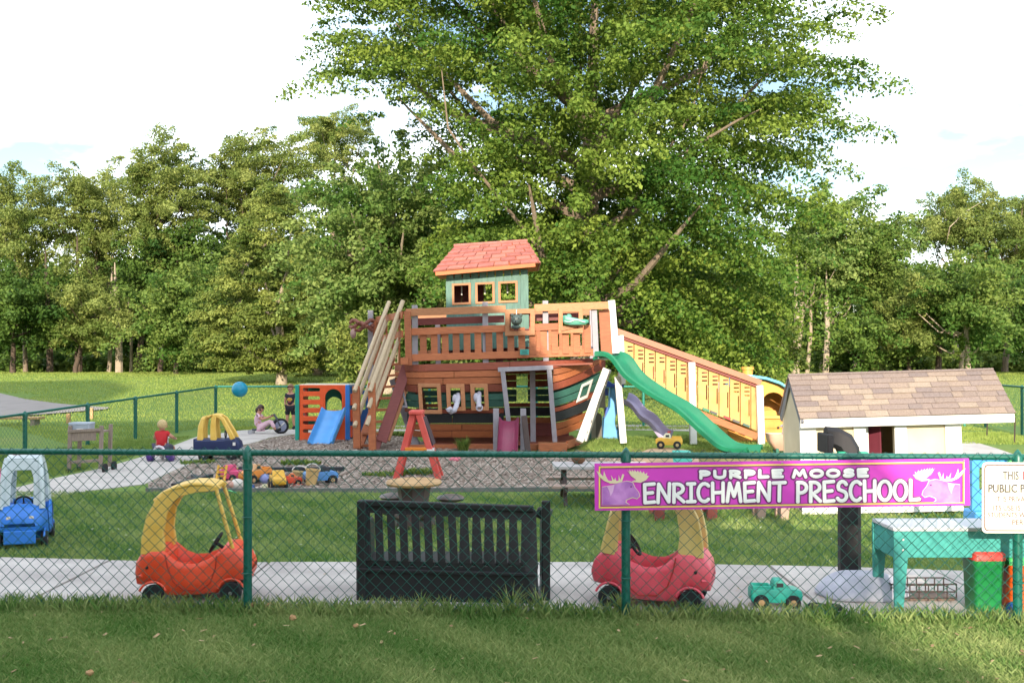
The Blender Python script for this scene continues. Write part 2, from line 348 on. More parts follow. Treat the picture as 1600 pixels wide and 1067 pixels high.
M_bladel = leafmat('grass_lawn', (.22, .30, .055), (.42, .47, .12), .4)
def farblades(label, poly, n, h, w, seed):
    o = blades('grass', poly, n, h, w, label, seed, .7, M_bladel)
    me = o.data; co = np.zeros(len(me.vertices) * 3, np.float32); me.vertices.foreach_get('co', co); co = co.reshape(-1, 3)
    t = np.clip((co[:, 1] - 32) / 30, 0, 1); co[:, 2] += 1.05 * t * t * (3 - 2 * t); me.vertices.foreach_set('co', co.ravel()); me.update()
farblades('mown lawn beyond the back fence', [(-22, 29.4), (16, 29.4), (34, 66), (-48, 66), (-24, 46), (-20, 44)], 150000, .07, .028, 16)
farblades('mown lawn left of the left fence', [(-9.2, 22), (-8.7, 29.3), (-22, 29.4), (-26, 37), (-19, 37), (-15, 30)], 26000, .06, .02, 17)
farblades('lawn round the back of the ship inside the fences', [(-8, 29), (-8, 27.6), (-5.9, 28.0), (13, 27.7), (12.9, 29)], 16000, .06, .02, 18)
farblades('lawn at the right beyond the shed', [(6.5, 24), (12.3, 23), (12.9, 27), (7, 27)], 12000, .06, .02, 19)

M_fleck = leafmat('leaf_litter', (.20, .11, .05), (.45, .33, .18), .1)
flakes('leaf_litter', [(-5, 5.5), (5, 5.5), (5, 7.3), (-5, 7.9)], 170, .018, M_fleck, 'dry leaf scraps in the front lawn', .035, 41)
flakes('leaf_litter', [(-5, 8.3), (4, 7.9), (4, 9.2), (-5, 9.7)], 70, .014, M_fleck, 'dry leaf scraps on the front walk', .03, 42)
flakes('clover_flowers', [(-6.5, 10.2), (-1, 9.9), (4.5, 9.6), (6, 13), (-7, 14)], 420, .011, leafmat('clover_white', (.5, .52, .45), (.7, .7, .66), .2), 'tiny white clover flowers in the inner lawn', .05, 43)
# ---------------------------------------------------------------- buildings behind the camera that shade the playground
def offbuilding(name, label, prof, y0, y1, col):
    r = thing(name, label, 'building', ((prof[0][0] + prof[-1][0]) / 2, (y0 + y1) / 2, 0))
    b = MB(); n = len(prof); vs = [(x, y0, z) for x, z in prof] + [(x, y1, z) for x, z in prof]
    b.add(vs, [tuple(range(n)), tuple(range(n, 2*n))[::-1]] + [(i, (i+1) % n, (i+1) % n + n, i + n) for i in range(n)])
    b.obj('wall', mat(name + '_brick', col, .9, .15, 10), r)
    b = MB()
    for (xa, za), (xb, zb) in zip(prof[1:-1], prof[2:-1]): b.beam((xa, (y0+y1)/2, za + .06), (xb, (y0+y1)/2, zb + .06), .12, abs(y1-y0) + .5)
    b.obj('roof', mat('roof_shingle', '5a5552', .9, .2, 8), r)
    return r
offbuilding('school_building', 'brick school building behind the camera', [(-34, 0), (-34, 11.3), (-15, 11.6), (-8.5, 12.35), (-4, 12.35), (-2.3, 10.9), (-.9, 7.7), (.2, 3.4), (.2, 0)], -17, -6.5, '8b5a48')
offbuilding('church_hall', 'tall gabled hall far behind the camera', [(-66, 0), (-66, 17), (-40, 22.0), (-28.2, 23.3), (-24.4, 21.4), (-22, 18.4), (-22, 0)], -26, -20, '8a6a55')

# ---------------------------------------------------------------- chain-link fences
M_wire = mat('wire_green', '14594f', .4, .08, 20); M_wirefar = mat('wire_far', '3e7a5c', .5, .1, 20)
def chainmesh(name, A, B, h, p, r, parent, m, z0=.03):
    A, B = Vector(A), Vector(B); L = (B - A).length; ux, uy = (B.x-A.x)/L, (B.y-A.y)/L; dzA, dzB = A.z, B.z
    N = int(L / (p/2)); Mv = int(h / (p/2)) + 1
    k = np.arange(N)[:, None]; j = np.arange(Mv)[None, :]
    s = k*p/2 + ((j + k) % 2)*p/2; z = z0 + j*p/2 + 0*k; off = np.where((j + k) % 2, .003, -.003)
    off = off + .004*np.sin(s*2.1 + z*3); s = s + .004*np.sin(z*9 + s*3); z = z + .006*np.sin(s*1.7)
    V = np.zeros((N, Mv, 3, 3))
    for q in range(3):
        a = 2*math.pi*q/3; ds, dn = r*math.cos(a), r*math.sin(a)
        V[..., q, 0] = A.x + (s + ds)*ux - (off + dn)*uy; V[..., q, 1] = A.y + (s + ds)*uy + (off + dn)*ux
        V[..., q, 2] = z + dzA + (dzB - dzA)*s/L
    idx = np.arange(N*Mv*3).reshape(N, Mv, 3); F = []
    for q in range(3):
        q2 = (q + 1) % 3; F.append(np.stack([idx[:, :-1, q], idx[:, :-1, q2], idx[:, 1:, q2], idx[:, 1:, q]], -1).reshape(-1, 4))
    root = parent; V = V.reshape(-1, 3) - np.array(OFF.get(root.name, Vector((0, 0, 0))))
    return npmesh(name, V, np.concatenate(F), m, parent)
def fence(label, pts, posts, h, rr, pr, p, wr, m, mw, loop=1, front=-.028):
    r = thing('chain_link_fence', label, 'fence', pts[0])
    for a, b_ in zip(pts, pts[1:]):
        a, b_ = Vector(a), Vector(b_)
        q = MB(); q.tube([a + Vector((0, 0, h)), b_ + Vector((0, 0, h))], rr, 10); q.obj('top_rail', m, r, True)
        d = (b_ - a).normalized(); n = Vector((d.y, -d.x, 0)) * (-front)
        chainmesh('wire_mesh', a + n, b_ + n, h - .03 + loop*.045, p, wr, r, mw)
    for x, y, z in posts:
        q = MB(); q.lathe([(pr, z), (pr, z + h - .05), (pr*1.2, z + h - .05), (pr*1.2, z + h + .005), (pr*.75, z + h + .03), (pr*.6, z + h + .04), (.004, z + h + .058)], (x, y, 0), 10); po = q.obj('post', m, r, True)
        q = MB(); q.lathe([(pr*1.14, z + h - .12), (pr*1.14, z + h - .085)], (x, y, 0), 10); q.obj('band', m, po)
        for zz in (.25, .6, .9):
            q = MB(); q.torus((x, y - pr*.3, z + zz*h), pr*1.15, .004, 'Z', 10, 4); q.obj('tie_wire', m, po)
    return r
def fp(x):                                                  # point of the front fence seen at photo column x
    t = (x - 800) / FP; Y = 7.75 / (1 + .06 * t); return (t * Y, Y, 0)
A, B = (-7.2, fY(-7.2), 0), (7.2, fY(7.2), 0)
fence('green chain-link fence across the foreground carrying the purple sign', [A, B], [fp(-205), fp(387), fp(978), fp(1590)], 1.225, .024, .034, .095, .0035, M_teal, M_wire, 1, -.036)
LA, LB = Vector((-10.64, 14.5, -.50)), Vector((-8.45, 29.2, .0))
def lfpt(x):
    lo_, hi_ = 0., 1.
    for _ in range(40):
        t = (lo_ + hi_) / 2; q = LA.lerp(LB, t)
        if 800 + FP * q.x / q.y < x: lo_ = t
        else: hi_ = t
    return tuple(LA.lerp(LB, lo_))
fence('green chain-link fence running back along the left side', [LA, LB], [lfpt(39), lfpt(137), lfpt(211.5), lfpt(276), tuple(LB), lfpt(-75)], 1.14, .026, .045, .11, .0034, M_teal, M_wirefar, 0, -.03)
RB = Vector((13.5, 29.2, 0))
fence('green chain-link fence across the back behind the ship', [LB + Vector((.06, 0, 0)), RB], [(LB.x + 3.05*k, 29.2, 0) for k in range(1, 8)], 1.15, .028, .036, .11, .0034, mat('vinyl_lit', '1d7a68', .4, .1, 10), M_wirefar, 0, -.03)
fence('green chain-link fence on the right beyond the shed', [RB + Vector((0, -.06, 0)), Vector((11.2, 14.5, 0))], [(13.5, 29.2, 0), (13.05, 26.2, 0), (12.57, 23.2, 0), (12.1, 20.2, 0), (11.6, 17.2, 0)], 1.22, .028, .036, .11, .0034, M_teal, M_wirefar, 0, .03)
# two plain stakes leaning by the right fence
for x, yb, yt, l in ((1542, 682, 650, 'thin dark stake left of the right fence post'), (1585, 694, 652, 'thin dark stake by the right edge, in the lawn')):
    g = G(x, yb); q = MB(); q.tube([g, P(x + 1, yt, g.y)], .016, 6); tag(q.obj('stake', M_darkwood), l, 'stake', 'stakes on the right lawn')

# ---------------------------------------------------------------- trees
M_bark = mat('bark', '7c6c5c', .95, .3, 6, .6, stretch=(3, 3, .6)); M_bark2 = mat('bark_pale', 'a3937f', .95, .25, 6, .5, stretch=(3, 3, .6)); M_barkd = mat('bark_dark', '54463b', .95, .3, 6, .6, stretch=(3, 3, .6))
def leafcloud(cent, rad, per, size, seed, flat=.75, droop=0.0, needle=False, up=.45, shell=.5, lift=.25, odir=None):
    r = np.random.default_rng(seed); n = len(cent); per = np.full(n, per) if np.isscalar(per) else per; N = int(per.sum())
    c = np.repeat(cent, per, 0); rr = np.repeat(rad, per)
    d = r.normal(size=(N, 3)); d[:, 2] += lift; d /= np.linalg.norm(d, axis=1)[:, None]
    rho = r.random(N) ** shell
    pos = c + d * (rr * rho)[:, None] * np.array([1, 1, flat]); pos[:, 2] -= droop * rr * rho**2 * (1 - np.abs(d[:, 2]))
    if odir is not None:                                       # boughs: clumps drawn out away from the trunk, drooping at the tip
        od = np.repeat(odir, per, 0); tt = r.uniform(-1, 1, N); wid = .27 + .48 * (1 - np.abs(tt)) ** .6
        pos = c + od * (tt * rr * 1.75)[:, None] + d * (rr * rho * wid)[:, None] * np.array([1, 1, .62]); pos[:, 2] -= droop * rr * .55 * np.clip(tt + .4, 0, 2) ** 2
    nrm = d * .7 + r.normal(size=(N, 3)) * .55; nrm[:, 2] += up; nrm /= np.linalg.norm(nrm, axis=1)[:, None]
    t = np.cross(nrm, r.normal(size=(N, 3))); t /= np.linalg.norm(t, axis=1)[:, None] + 1e-9; bb = np.cross(nrm, t)
    s = size * r.uniform(.6, 1.35, N)[:, None]; w = .42 if needle else .62
    V = np.stack([pos - t*s, pos - bb*s*w + nrm*s*.12, pos + t*s, pos + bb*s*w + nrm*s*.12], 1).reshape(-1, 3)
    tint = np.repeat(np.clip(np.repeat(r.normal(.42, .25, n), per) + r.normal(0, .16, N), 0, 1), 4)
    return V, np.arange(N * 4).reshape(N, 4), tint
def tree(name, label, Y, outline, dep, ncl, rc, per, size, lm, base=None, tr=.25, bark=None, nl=10, group='trees behind the playground', needle=False, droop=.2, seed=0, gap=.0, trunktop=None, extra=(), mrf=.55, shell=.5, lift=.25, flat=.75, bough=False):
    """crown: leaf clumps spread through a volume whose silhouette is the outline (photo pixels at distance Y)"""
    r = np.random.default_rng(seed + 100); xs_ = [p[0] for p in outline]; ys_ = [p[1] for p in outline]
    bx = base[0] if base else sum(xs_) / len(xs_)
    gz = terr(Y); rootp = Vector(((bx - 800) / FP * Y, Y, gz))
    q = np.c_[r.uniform(min(xs_), max(xs_), ncl * 14), r.uniform(min(ys_), max(ys_), ncl * 14)]
    q = q[inpoly(q[:, 0], q[:, 1], outline)]; ed = edist(q[:, 0], q[:, 1], outline)
    rpx = rc * FP / Y; keep = ed > rpx * ((.85 if bough else .12) if needle else (.85 if bough else .35)); q = q[keep]; ed = ed[keep]
    mind = math.sqrt((max(xs_)-min(xs_)) * (max(ys_)-min(ys_)) / ncl) * .30; sel = []
    mxed = ed.max(); th = dep * np.sqrt(np.clip(ed / (.75 * mxed), .03, 1)); u = r.uniform(-1, 1, len(q)); u = np.sign(u) * np.abs(u) ** .6
    dy = th * u
    pts3 = np.c_[(q[:, 0] - 800) / FP * Y, Y + dy, EYE - (q[:, 1] - HZ) / FP * Y]
    mr = rc * mrf
    for i in range(len(q)):
        if len(sel) >= ncl: break
        if not sel or np.min(np.sum((pts3[sel] - pts3[i]) ** 2, 1)) > mr * mr: sel.append(i)
    cent = pts3[sel]; cent[:, 2] = np.maximum(cent[:, 2], gz + .4)
    rad = rc * r.uniform(.5, 1.4, len(cent)); cent = cent + r.normal(0, .28 * rc, cent.shape)
    eo = ed[sel] < rpx * 1.6; ex_ = cent[eo]; cm_ = cent.mean(0); dv = ex_ - cm_; dv /= np.linalg.norm(dv, axis=1)[:, None] + 1e-9   # ragged twigs beyond the outline
    pick = r.random(len(ex_)) < .55; cent = np.r_[cent, (ex_ + dv * rc * r.uniform(.15, .75, (len(ex_), 1)))[pick]]; rad = np.r_[rad, rc * r.uniform(.22, .5, pick.sum())]
    per = np.maximum(12, per * np.clip(rad / rc, .12, 1.5) ** 1.6).astype(int)
    od = None
    if bough:
        ax = np.array([rootp.x, Y, 0.]); ax[2] = np.quantile(cent[:, 2], .25); od = cent - ax; od[:, 2] *= .5; od += r.normal(0, .9, od.shape); od /= np.linalg.norm(od, axis=1)[:, None]
    V, F, T = leafcloud(cent, rad, per, size, seed, odir=od, needle=needle, droop=droop, shell=shell, lift=lift, flat=flat)
    root = thing(name, label, 'tree', rootp, group=group)
    npmesh('crown', V - np.array(rootp), F, lm, root, T)
    b = MB(); zt = np.quantile(cent[:, 2], trunktop or .55); top = Vector((np.median(cent[:, 0]) * .6 + rootp.x * .4, Y, zt))
    tp = [rootp + Vector((0, 0, -.15)), rootp + Vector((0, 0, .35)), rootp.lerp(top, .35) + Vector((tr*.4, 0, 0)), rootp.lerp(top, .7), top]
    b.tube(tp, [tr*1.12, tr*.95, tr*.8, tr*.6, tr*.25], 10); b.obj('trunk', bark or M_bark, root, True)
    b = MB(); order = r.permutation(len(cent))[:nl]
    for i in order:
        e = Vector(cent[i]); f = min(.9, max(.25, (e.z - rootp.z - .15 * (zt - rootp.z)) / max(zt - rootp.z, 1) * .7)); s = rootp.lerp(top, f)
        m1 = s.lerp(e, .5) + Vector((0, 0, -.1 * (e - s).length)) + Vector(r.normal(0, .12, 3)) * (e - s).length * .4
        b.tube([s, s.lerp(m1, .5) + Vector((0, 0, .05)), m1, m1.lerp(e, .6), e], [tr*.42, tr*.34, tr*.25, tr*.15, tr*.05], 6)
    for ex in extra:
        pp = [P(x, y, Y + d) for x, y, d in ex[1]]; b.tube(pp, [ex[0] * (1 - .8 * k / (len(pp)-1)) for k in range(len(pp))], 7)
    if nl or extra: b.obj('limb', bark or M_bark, root, True)
    return root
L_map = leafmat('leaf_maple', (.05, .125, .018), (.24, .31, .05), .34)
L_sil = leafmat('leaf_silver', (.085, .17, .032), (.29, .35, .10), .36)
L_loc = leafmat('leaf_locust', (.12, .18, .035), (.33, .36, .10), .38)
L_ced = leafmat('needle_cedar', (.08, .13, .022), (.28, .31, .07), .25)
L_brt = leafmat('leaf_bright', (.065, .14, .022), (.23, .29, .065), .35)
L_drk = leafmat('leaf_dark', (.035, .085, .015), (.13, .20, .035), .3)
tree('maple_tree', 'huge green maple towering behind the ship and filling the top of the view', 38,
     [(560,-130),(515,15),(500,100),(486,140),(500,210),(548,200),(590,150),(640,190),(650,250),(690,280),(650,350),(700,430),(800,500),(900,545),(960,520),(1050,585),(1150,590),(1235,565),(1252,480),(1240,420),(1310,340),(1240,285),(1305,235),(1290,195),(1352,168),(1345,130),(1300,95),(1275,20),(1230,-60),(1150,-200),(900,-260),(700,-230)],
     6.2, 760, 1.0, 430, .078, L_map, (905, 0), .55, M_bark, 24, seed=1, droop=.8, mrf=.85, shell=.38, lift=.5, flat=.55, bough=True, group='the big maples',
     extra=[(.09, [(905,470,0),(820,360,-2),(740,260,-3),(700,200,-3.5),(690,110,-3.5)]), (.08, [(905,430,0),(1000,300,-2),(1080,180,-3),(1110,60,-3)]), (.07, [(1050,250,-3),(1150,190,-4.5),(1190,170,-5)])])
tree('maple_tree', 'pale silvery-green maple left of the ship, lower than the huge maple', 45,
     [(478,310),(500,265),(560,245),(640,225),(700,250),(740,330),(760,440),(720,500),(640,575),(560,545),(500,540),(455,460),(448,400),(480,360)], 4.2, 270, .92, 280, .095, L_sil, (610, 0), .4, M_bark2, 14, seed=2, droop=.7, mrf=.75, shell=.42, lift=.4, flat=.62, bough=True, group='the big maples')
tree('cedar_tree', 'broad conical cedar with pale bare trunk left of the orange climber', 50,
     [(425,262),(445,300),(470,340),(495,390),(520,440),(545,480),(560,525),(530,560),(470,580),(400,575),(340,575),(300,560),(315,500),(330,450),(355,400),(385,350),(405,300)], 3.4, 520, .55, 170, .08, L_ced, (440, 0), .28, M_bark2, 8, needle=True, droop=.5, seed=3, flat=.34, mrf=.6, lift=.1)
tree('cedar_tree', 'second cedar with thick pale trunk just left of the ship', 58,
     [(505,380),(540,430),(570,480),(590,540),(560,575),(500,580),(450,575),(440,520),(470,450)], 2.6, 150, .7, 170, .10, L_ced, (500, 0), .4, M_bark2, 8, needle=True, droop=.5, seed=4, flat=.36)
tree('yew_tree', 'dark drooping evergreen to the right below the huge maple', 43,
     [(1040,470),(1100,430),(1170,450),(1235,500),(1245,565),(1200,592),(1110,598),(1030,590),(1010,540)], 2.6, 180, .66, 190, .085, L_ced, (1130, 0), .3, M_barkd, 8, needle=True, droop=.6, seed=5, flat=.4)
tree('weeping_bush', 'low olive bush beside the stern of the ship', 36,
     [(540,500),(575,495),(600,530),(595,575),(560,600),(530,580),(525,530)], 1.1, 60, .4, 110, .08, L_ced, (560, 0), .08, M_barkd, 4, needle=True, droop=.8, seed=6, group='bushes')
LT = [  # far tree line, left then right: label, Y, outline, leaf, base x, trunk r, bark
 ('feathery grey-green locust at the left edge of the tree line', 66, [(-60,300),(-10,268),(40,258),(75,270),(110,300),(120,360),(90,430),(20,440),(-60,430)], L_loc, 40, .2, M_bark),
 ('tall feathery locust, second from the left in the tree line', 68, [(95,290),(130,262),(165,243),(195,250),(215,300),(210,380),(180,470),(120,460),(85,380)], L_loc, 150, .22, M_bark),
 ('tallest feathery locust at the left, its tip above its neighbours', 66, [(185,260),(215,220),(262,192),(290,215),(305,250),(345,270),(340,340),(300,420),(230,440),(185,360)], L_loc, 215, .26, M_barkd),
 ('broad locust with a long bare sideways limb above the cedar', 70, [(320,240),(350,215),(390,200),(440,190),(480,215),(500,260),(480,330),(420,380),(350,370),(310,310)], L_loc, 365, .3, M_bark),
 ('thin half-bare tree with dark tufts left of the huge maple', 74, [(462,185),(490,165),(525,180),(560,170),(580,200),(570,260),(520,280),(470,260)], L_loc, 520, .22, M_bark),
 ('dark leafy tree under the locusts at the far left', 62, [(-60,420),(0,400),(60,420),(110,440),(110,540),(40,545),(-60,550)], L_drk, 20, .22, M_barkd),
 ('mid-green tree with dark trunk between the left locusts', 63, [(100,430),(150,420),(200,440),(230,480),(225,540),(150,545),(95,530)], L_loc, 118, .2, M_barkd),
 ('round bright green maple at the left of the cedar', 60, [(225,470),(250,430),(300,400),(335,410),(345,470),(335,560),(280,578),(230,570),(212,520)], L_brt, 275, .18, M_barkd),
 ('dark tree filling the gap left of the cedar', 66, [(190,400),(240,350),(300,330),(350,380),(350,470),(300,520),(220,500)], L_drk, 250, .2, M_barkd),
 ('broad green tree behind the ship cabin', 58, [(640,400),(720,330),(830,320),(900,400),(960,480),(900,560),(760,565),(650,550)], L_drk, 780, .3, M_barkd),
 ('dark tree behind the yellow ramp', 60, [(930,420),(1010,380),(1110,400),(1200,440),(1230,540),(1100,560),(960,555)], L_drk, 1060, .3, M_barkd),
 ('slender pale-barked tree right of the huge maple', 62, [(1225,330),(1262,292),(1300,285),(1325,330),(1320,420),(1290,500),(1235,500),(1220,420)], L_sil, 1243, .24, M_bark2),
 ('twin-stemmed pale tree right of the slender one', 64, [(1270,340),(1310,295),(1345,310),(1375,345),(1400,400),(1380,470),(1320,500),(1275,470)], L_brt, 1284, .2, M_bark2),
 ('leaning pale tree with fork, left of the white post', 66, [(1330,350),(1365,330),(1410,345),(1425,400),(1410,480),(1360,520),(1330,450)], L_sil, 1335, .2, M_bark2),
 ('tall thin-topped locust over the shed roof', 70, [(1418,340),(1450,310),(1490,300),(1530,272),(1560,285),(1565,330),(1530,400),(1460,400),(1425,390)], L_loc, 1492, .24, M_bark2),
 ('wide olive locust at the right edge of the tree line', 66, [(1500,350),(1550,320),(1600,300),(1680,290),(1700,420),(1640,480),(1540,470),(1500,420)], L_loc, 1570, .26, M_bark),
 ('dense bright green maple above the right end of the shed', 56, [(1438,430),(1470,390),(1520,380),(1560,410),(1580,470),(1575,520),(1540,560),(1470,560),(1440,510)], L_brt, 1512, .22, M_bark2),
 ('dark shaded tree at the far right edge', 60, [(1560,430),(1620,420),(1700,440),(1700,560),(1600,570),(1570,520)], L_drk, 1625, .25, M_barkd),
 ('rounded grey-green tree behind the white post', 60, [(1370,470),(1400,430),(1445,430),(1465,500),(1450,560),(1390,565),(1362,530)], L_loc, 1420, .16, M_barkd),
 ('low dense green tree between the pale trunks at the right', 60, [(1290,500),(1330,480),(1380,500),(1395,550),(1370,575),(1300,575),(1280,545)], L_brt, 1345, .14, M_barkd),
]
for i, (lab, Y, ol, lm, bx_, tr_, bk) in enumerate(LT):
    area = (max(p[0] for p in ol) - min(p[0] for p in ol)) * (max(p[1] for p in ol) - min(p[1] for p in ol)) * (Y/FP)**2
    loc_ = lm is L_loc
    tree('far_tree', lab, Y, ol, 3.0, int(min(150, area * (1.9 if loc_ else 2.2))), .85 if loc_ else 1.0, 400 if loc_ else 250, .098 if loc_ else .105, lm, (bx_, 0), tr_*.8, bk, 9, needle=loc_, seed=20 + i, droop=.5, bough=True, mrf=.7, shell=.42, lift=.4, flat=.65, group='trees of the far tree line',
         extra=([(.2, [(405,320,0),(370,300,0),(330,280,0),(295,276,0)]), (.1, [(350,290,0),(335,320,0),(338,370,0)])] if 'sideways limb' in lab else [(.05, [(1478,385,-2),(1484,355,-3),(1510,330,-3),(1535,315,-3)])] if 'thin-topped' in lab else []))
for i, (x, y1, r_, Y, lab) in enumerate([(78, 460, .2, 64, 'dark bare trunk, nearest the left edge'), (122, 440, .24, 65, 'dark leaning trunk in the left tree line'), (170, 470, .13, 66, 'thin pale trunk left of the brightest trunk'), (186, 480, .22, 64, 'sunlit pale trunk in the left tree line'), (205, 500, .1, 66, 'thin pale trunk right of the brightest trunk'), (1243, 470, .22, 60, 'sunlit leaning trunk at the right foot of the huge maple'), (1261, 500, .12, 62, 'thin trunk right of the leaning one'), (1290, 490, .17, 60, 'second stem of the pale twin trunks'), (1466, 520, .18, 60, 'brown trunk under the bright green maple'), (1500, 520, .13, 60, 'slim pale trunk over the shed ridge')]):
    g = Vector(((x - 800) / FP * Y, Y, terr(Y))); q = MB(); tp = P(x + random.uniform(-9, 9), y1 - 70, Y)
    q.tube([g - Vector((0, 0, .1)), g.lerp(tp, .4) + Vector((.1, 0, 0)), g.lerp(tp, .75), tp], [r_*1.1, r_*.9, r_*.6, r_*.12], 8)
    tag(q.obj('tree_trunk', M_barkd if 'dark' in lab or 'brown' in lab else M_bark2, None, True), lab, 'tree trunk', 'bare trunks in the tree line')
# undergrowth along the wood edge, and the wood behind (nobody could count these)
def hedge(name, label, Y, prof, dep, ncl, rc, per, size, lm, seed):
    r = np.random.default_rng(seed); x = r.uniform(prof[0][0], prof[-1][0], ncl); top = np.interp(x, [p[0] for p in prof], [p[1] for p in prof])
    yb = HZ + (EYE - terr(Y)) * FP / Y; yy = top + (yb - top) * r.random(ncl)
    d = r.uniform(-dep, dep, ncl); c = np.c_[(x - 800) / FP * Y, Y + d, EYE - (yy - HZ) / FP * Y]; c[:, 2] = np.maximum(c[:, 2], terr(Y) + rc*.4)
    V, F, T = leafcloud(c, rc * r.uniform(.6, 1.3, ncl), per, size, seed, droop=.2); tag(npmesh(name, V, F, lm, None, T), label, kind='stuff')
hedge('undergrowth', 'tangled green undergrowth along the wood edge', 68, [(-150,555),(150,562),(230,560),(320,560),(450,565),(620,560),(1200,555),(1300,550),(1400,545),(1520,560),(1560,562),(1750,560)], 1.5, 420, .8, 80, .2, L_brt, 77)
hedge('woodland', 'dark mass of the wood behind the tree line', 84, [(-250,415),(100,420),(250,410),(400,380),(600,360),(900,340),(1200,420),(1350,440),(1500,430),(1650,400),(1850,400)], 5, 1400, 1.7, 95, .30, L_drk, 78)

def shadetree():  # unseen tree, added to break up the edge of the school shade
    r = np.random.default_rng(5); n = 40; root = thing('added_shade_tree', 'leafy tree added unseen behind the camera to soften the edge of the school shade', 'tree', (.9, -9, 0))
    c = np.c_[r.uniform(-.4, .95, n), r.normal(-9, .8, n), r.uniform(2.6, 9.6, n)]
    V, F, T = leafcloud(c, r.uniform(.35, .7, n), 120, .09, 5); npmesh('crown', V - np.array((.9, -9, 0)), F, L_map, root, T)
    b = MB(); b.tube([(.9, -9, -.1), (.95, -9, 2), (.8, -9, 5), (.9, -9, 8)], [.2, .16, .1, .03], 8); b.obj('trunk', M_bark, root, True)
shadetree()
# ---------------------------------------------------------------- the wooden play ship
ship = thing('play_ship', 'big wooden play ship with orange and green planked hull and red-roofed cabin', 'play ship', G(790, 706))
MID = 23.3
def stem(y): return 946 - max(0, y - 572) * .40
def stern(y): return 614 + max(0, y - 600) * .36
def H(x, y, w=0.0, back=False):                              # point on the hull skin for photo column/row, w = depth into the hull
    rise = 33 * (max(0, x - 862) / 82) ** 1.35 * min(1, max(0, (y - 566) / 30)) + 6 * (max(0, 665 - x) / 45) ** 2 * min(1, max(0, (y - 566) / 40))
    tilt = (x - 770) * .030 * max(0, 1 - (y - 560) / 110)
    fl = (y - 566) / 120
    Y = 21.75 + .38 * fl * fl + 1.35 * (max(0, x - 835) / 110) ** 2.2 + .75 * (max(0, 668 - x) / 50) ** 2 + w
    p = P(x, y - rise - tilt, Y - w) + Vector((0, w, 0))
    if back: p.y = 2 * MID - p.y
    return p
def strake(y0, y1, m, x0, x1, back=False, name='plank', par=ship):
    if x1 - x0 < 3: return
    n = max(2, int((x1 - x0) / 9)); rings = []
    for i in range(n + 1):
        x = x0 + (x1 - x0) * i / n; t = .035
        rings.append([H(x, y0 + .3, 0, back), H(x, y1 - .3, 0, back), H(x, y1 - .3, t, back), H(x, y0 + .3, t, back)])
    b = MB(); b.loft(rings); b.obj(name, m, par, False, .006)
ROWS = [(566, 578, M_cedar2), (578.5, 588.5, M_cedar), (589, 600, M_cedar), (600.5, 612, M_cedar2), (615, 625.5, M_green), (626, 636.5, M_green), (638.5, 645.5, M_cedar2), (646, 660.5, M_black), (662.5, 672.5, M_cedar), (673, 683.5, M_cedar)]
WIN = [(658, 686, 601, 645), (704, 719, 605, 638), (742, 757, 605, 638)]; DOOR = (787, 864)
for y0, y1, m in ROWS:
    yc = (y0 + y1) / 2; cuts = []
    if y0 > 570: cuts.append(DOOR)
    cuts += [(a, c) for a, c, t, bt in WIN if t - 2 < yc < bt + 2]
    xl, xr = stern(yc) + 3, stem(yc - (8 if yc > 600 else 0)) - 2
    xr = max((q for q in range(850, 947) if q <= stem(yc - 33 * (max(0, q - 862) / 82) ** 1.35 * min(1, max(0, (yc - 566) / 30))) + 1), default=xr)
    segs = []; cur = xl
    for a, c in sorted(cuts): segs.append((cur, a)); cur = c
    segs.append((cur, xr))
    for a, c in segs:
        if c - a > 130: strake(y0, y1, m, a, (a + c) / 2 - .4 + (y0 % 7) * 5 - 15); strake(y0, y1, m, (a + c) / 2 + .4 + (y0 % 7) * 5 - 15, c)
        else: strake(y0, y1, m, a, c)
    if y0 > 570:                                              # the far side of the hull, with a window opposite the door
        cur = xl
        for a, c in ([(808, 828)] if 592 < yc < 634 else []): strake(y0, y1, m, cur, a, True); cur = c
        strake(y0, y1, m, cur, xr, True)
# stern frame, stem post, keel boards
b = MB(); b.beam(H(612, 596, .1) + Vector((0, .1, 0)), H(650, 700, .2), .16, .10); b.obj('stern_post', M_grey, ship, False, .01)
b = MB(); b.beam(P(947, 577, 22.6), P(905, 690, 21.75), .155, .09); b.obj('stem_post', M_white, ship, False, .01)
b = MB(); b.beam(P(950, 577, 23.9), P(912, 690, 24.2), .16, .09); b.obj('stem_post', M_white, ship, False, .01)
for xa, ya, Ya, xb, yb, Yb in ((641, 700.5, 22.0, 779, 699, 21.75), (818, 699, 21.7, 841, 699, 21.7), (886, 695, 21.6, 909, 687, 22.6)):
    b = MB(); b.beam(P(xa, ya, Ya), P(xb, yb, Yb), .16, .05); b.obj('base_board', M_cedar, ship, False, .006)
b = MB(); b.beam(P(841, 699.5, 21.25), P(886, 699.5, 21.25), .19, .05); b.obj('base_board', M_cedar, ship, False, .006)
for k in range(5):
    b = MB(); b.box((P(864, 690, 21.35 + k*.15).x - .0, 21.35 + k*.15, .14), (.62, .135, .03)); b.obj('porch_plank', M_cedar3, ship, False, .004)
b = MB(); b.beam((-1.9, 24.3, .2), (1.35, 24.3, .26), .34, .06); b.obj('base_board', M_redwood, ship)  # dark rear board added so the gap under the hull looks shaded
for k in range(9):
    b = MB(); b.box((-.15, 22.15 + k*.27, .10), (3.2, .255, .035)); b.obj('floor_plank', M_cedar2, ship, False, .004)
# upper deck planks and joists
for k in range(11):
    Yk = 21.95 + k*.27; b = MB(); b.beam((-2.05, Yk, 1.70), (1.72 - .02*k*k*.3, Yk, 1.84), .035, .255); b.obj('deck_plank', M_cedar2, ship)
for k in range(10):                                           # planks added across the stern to keep light out of the hull
    z = 1.55 - k*.155; b = MB(); b.box((-2.17 + .03*k, 23.35, z), (.035, 1.5, .15)); b.obj('added_transom_plank', M_cedar2 if k < 6 else M_black, ship)
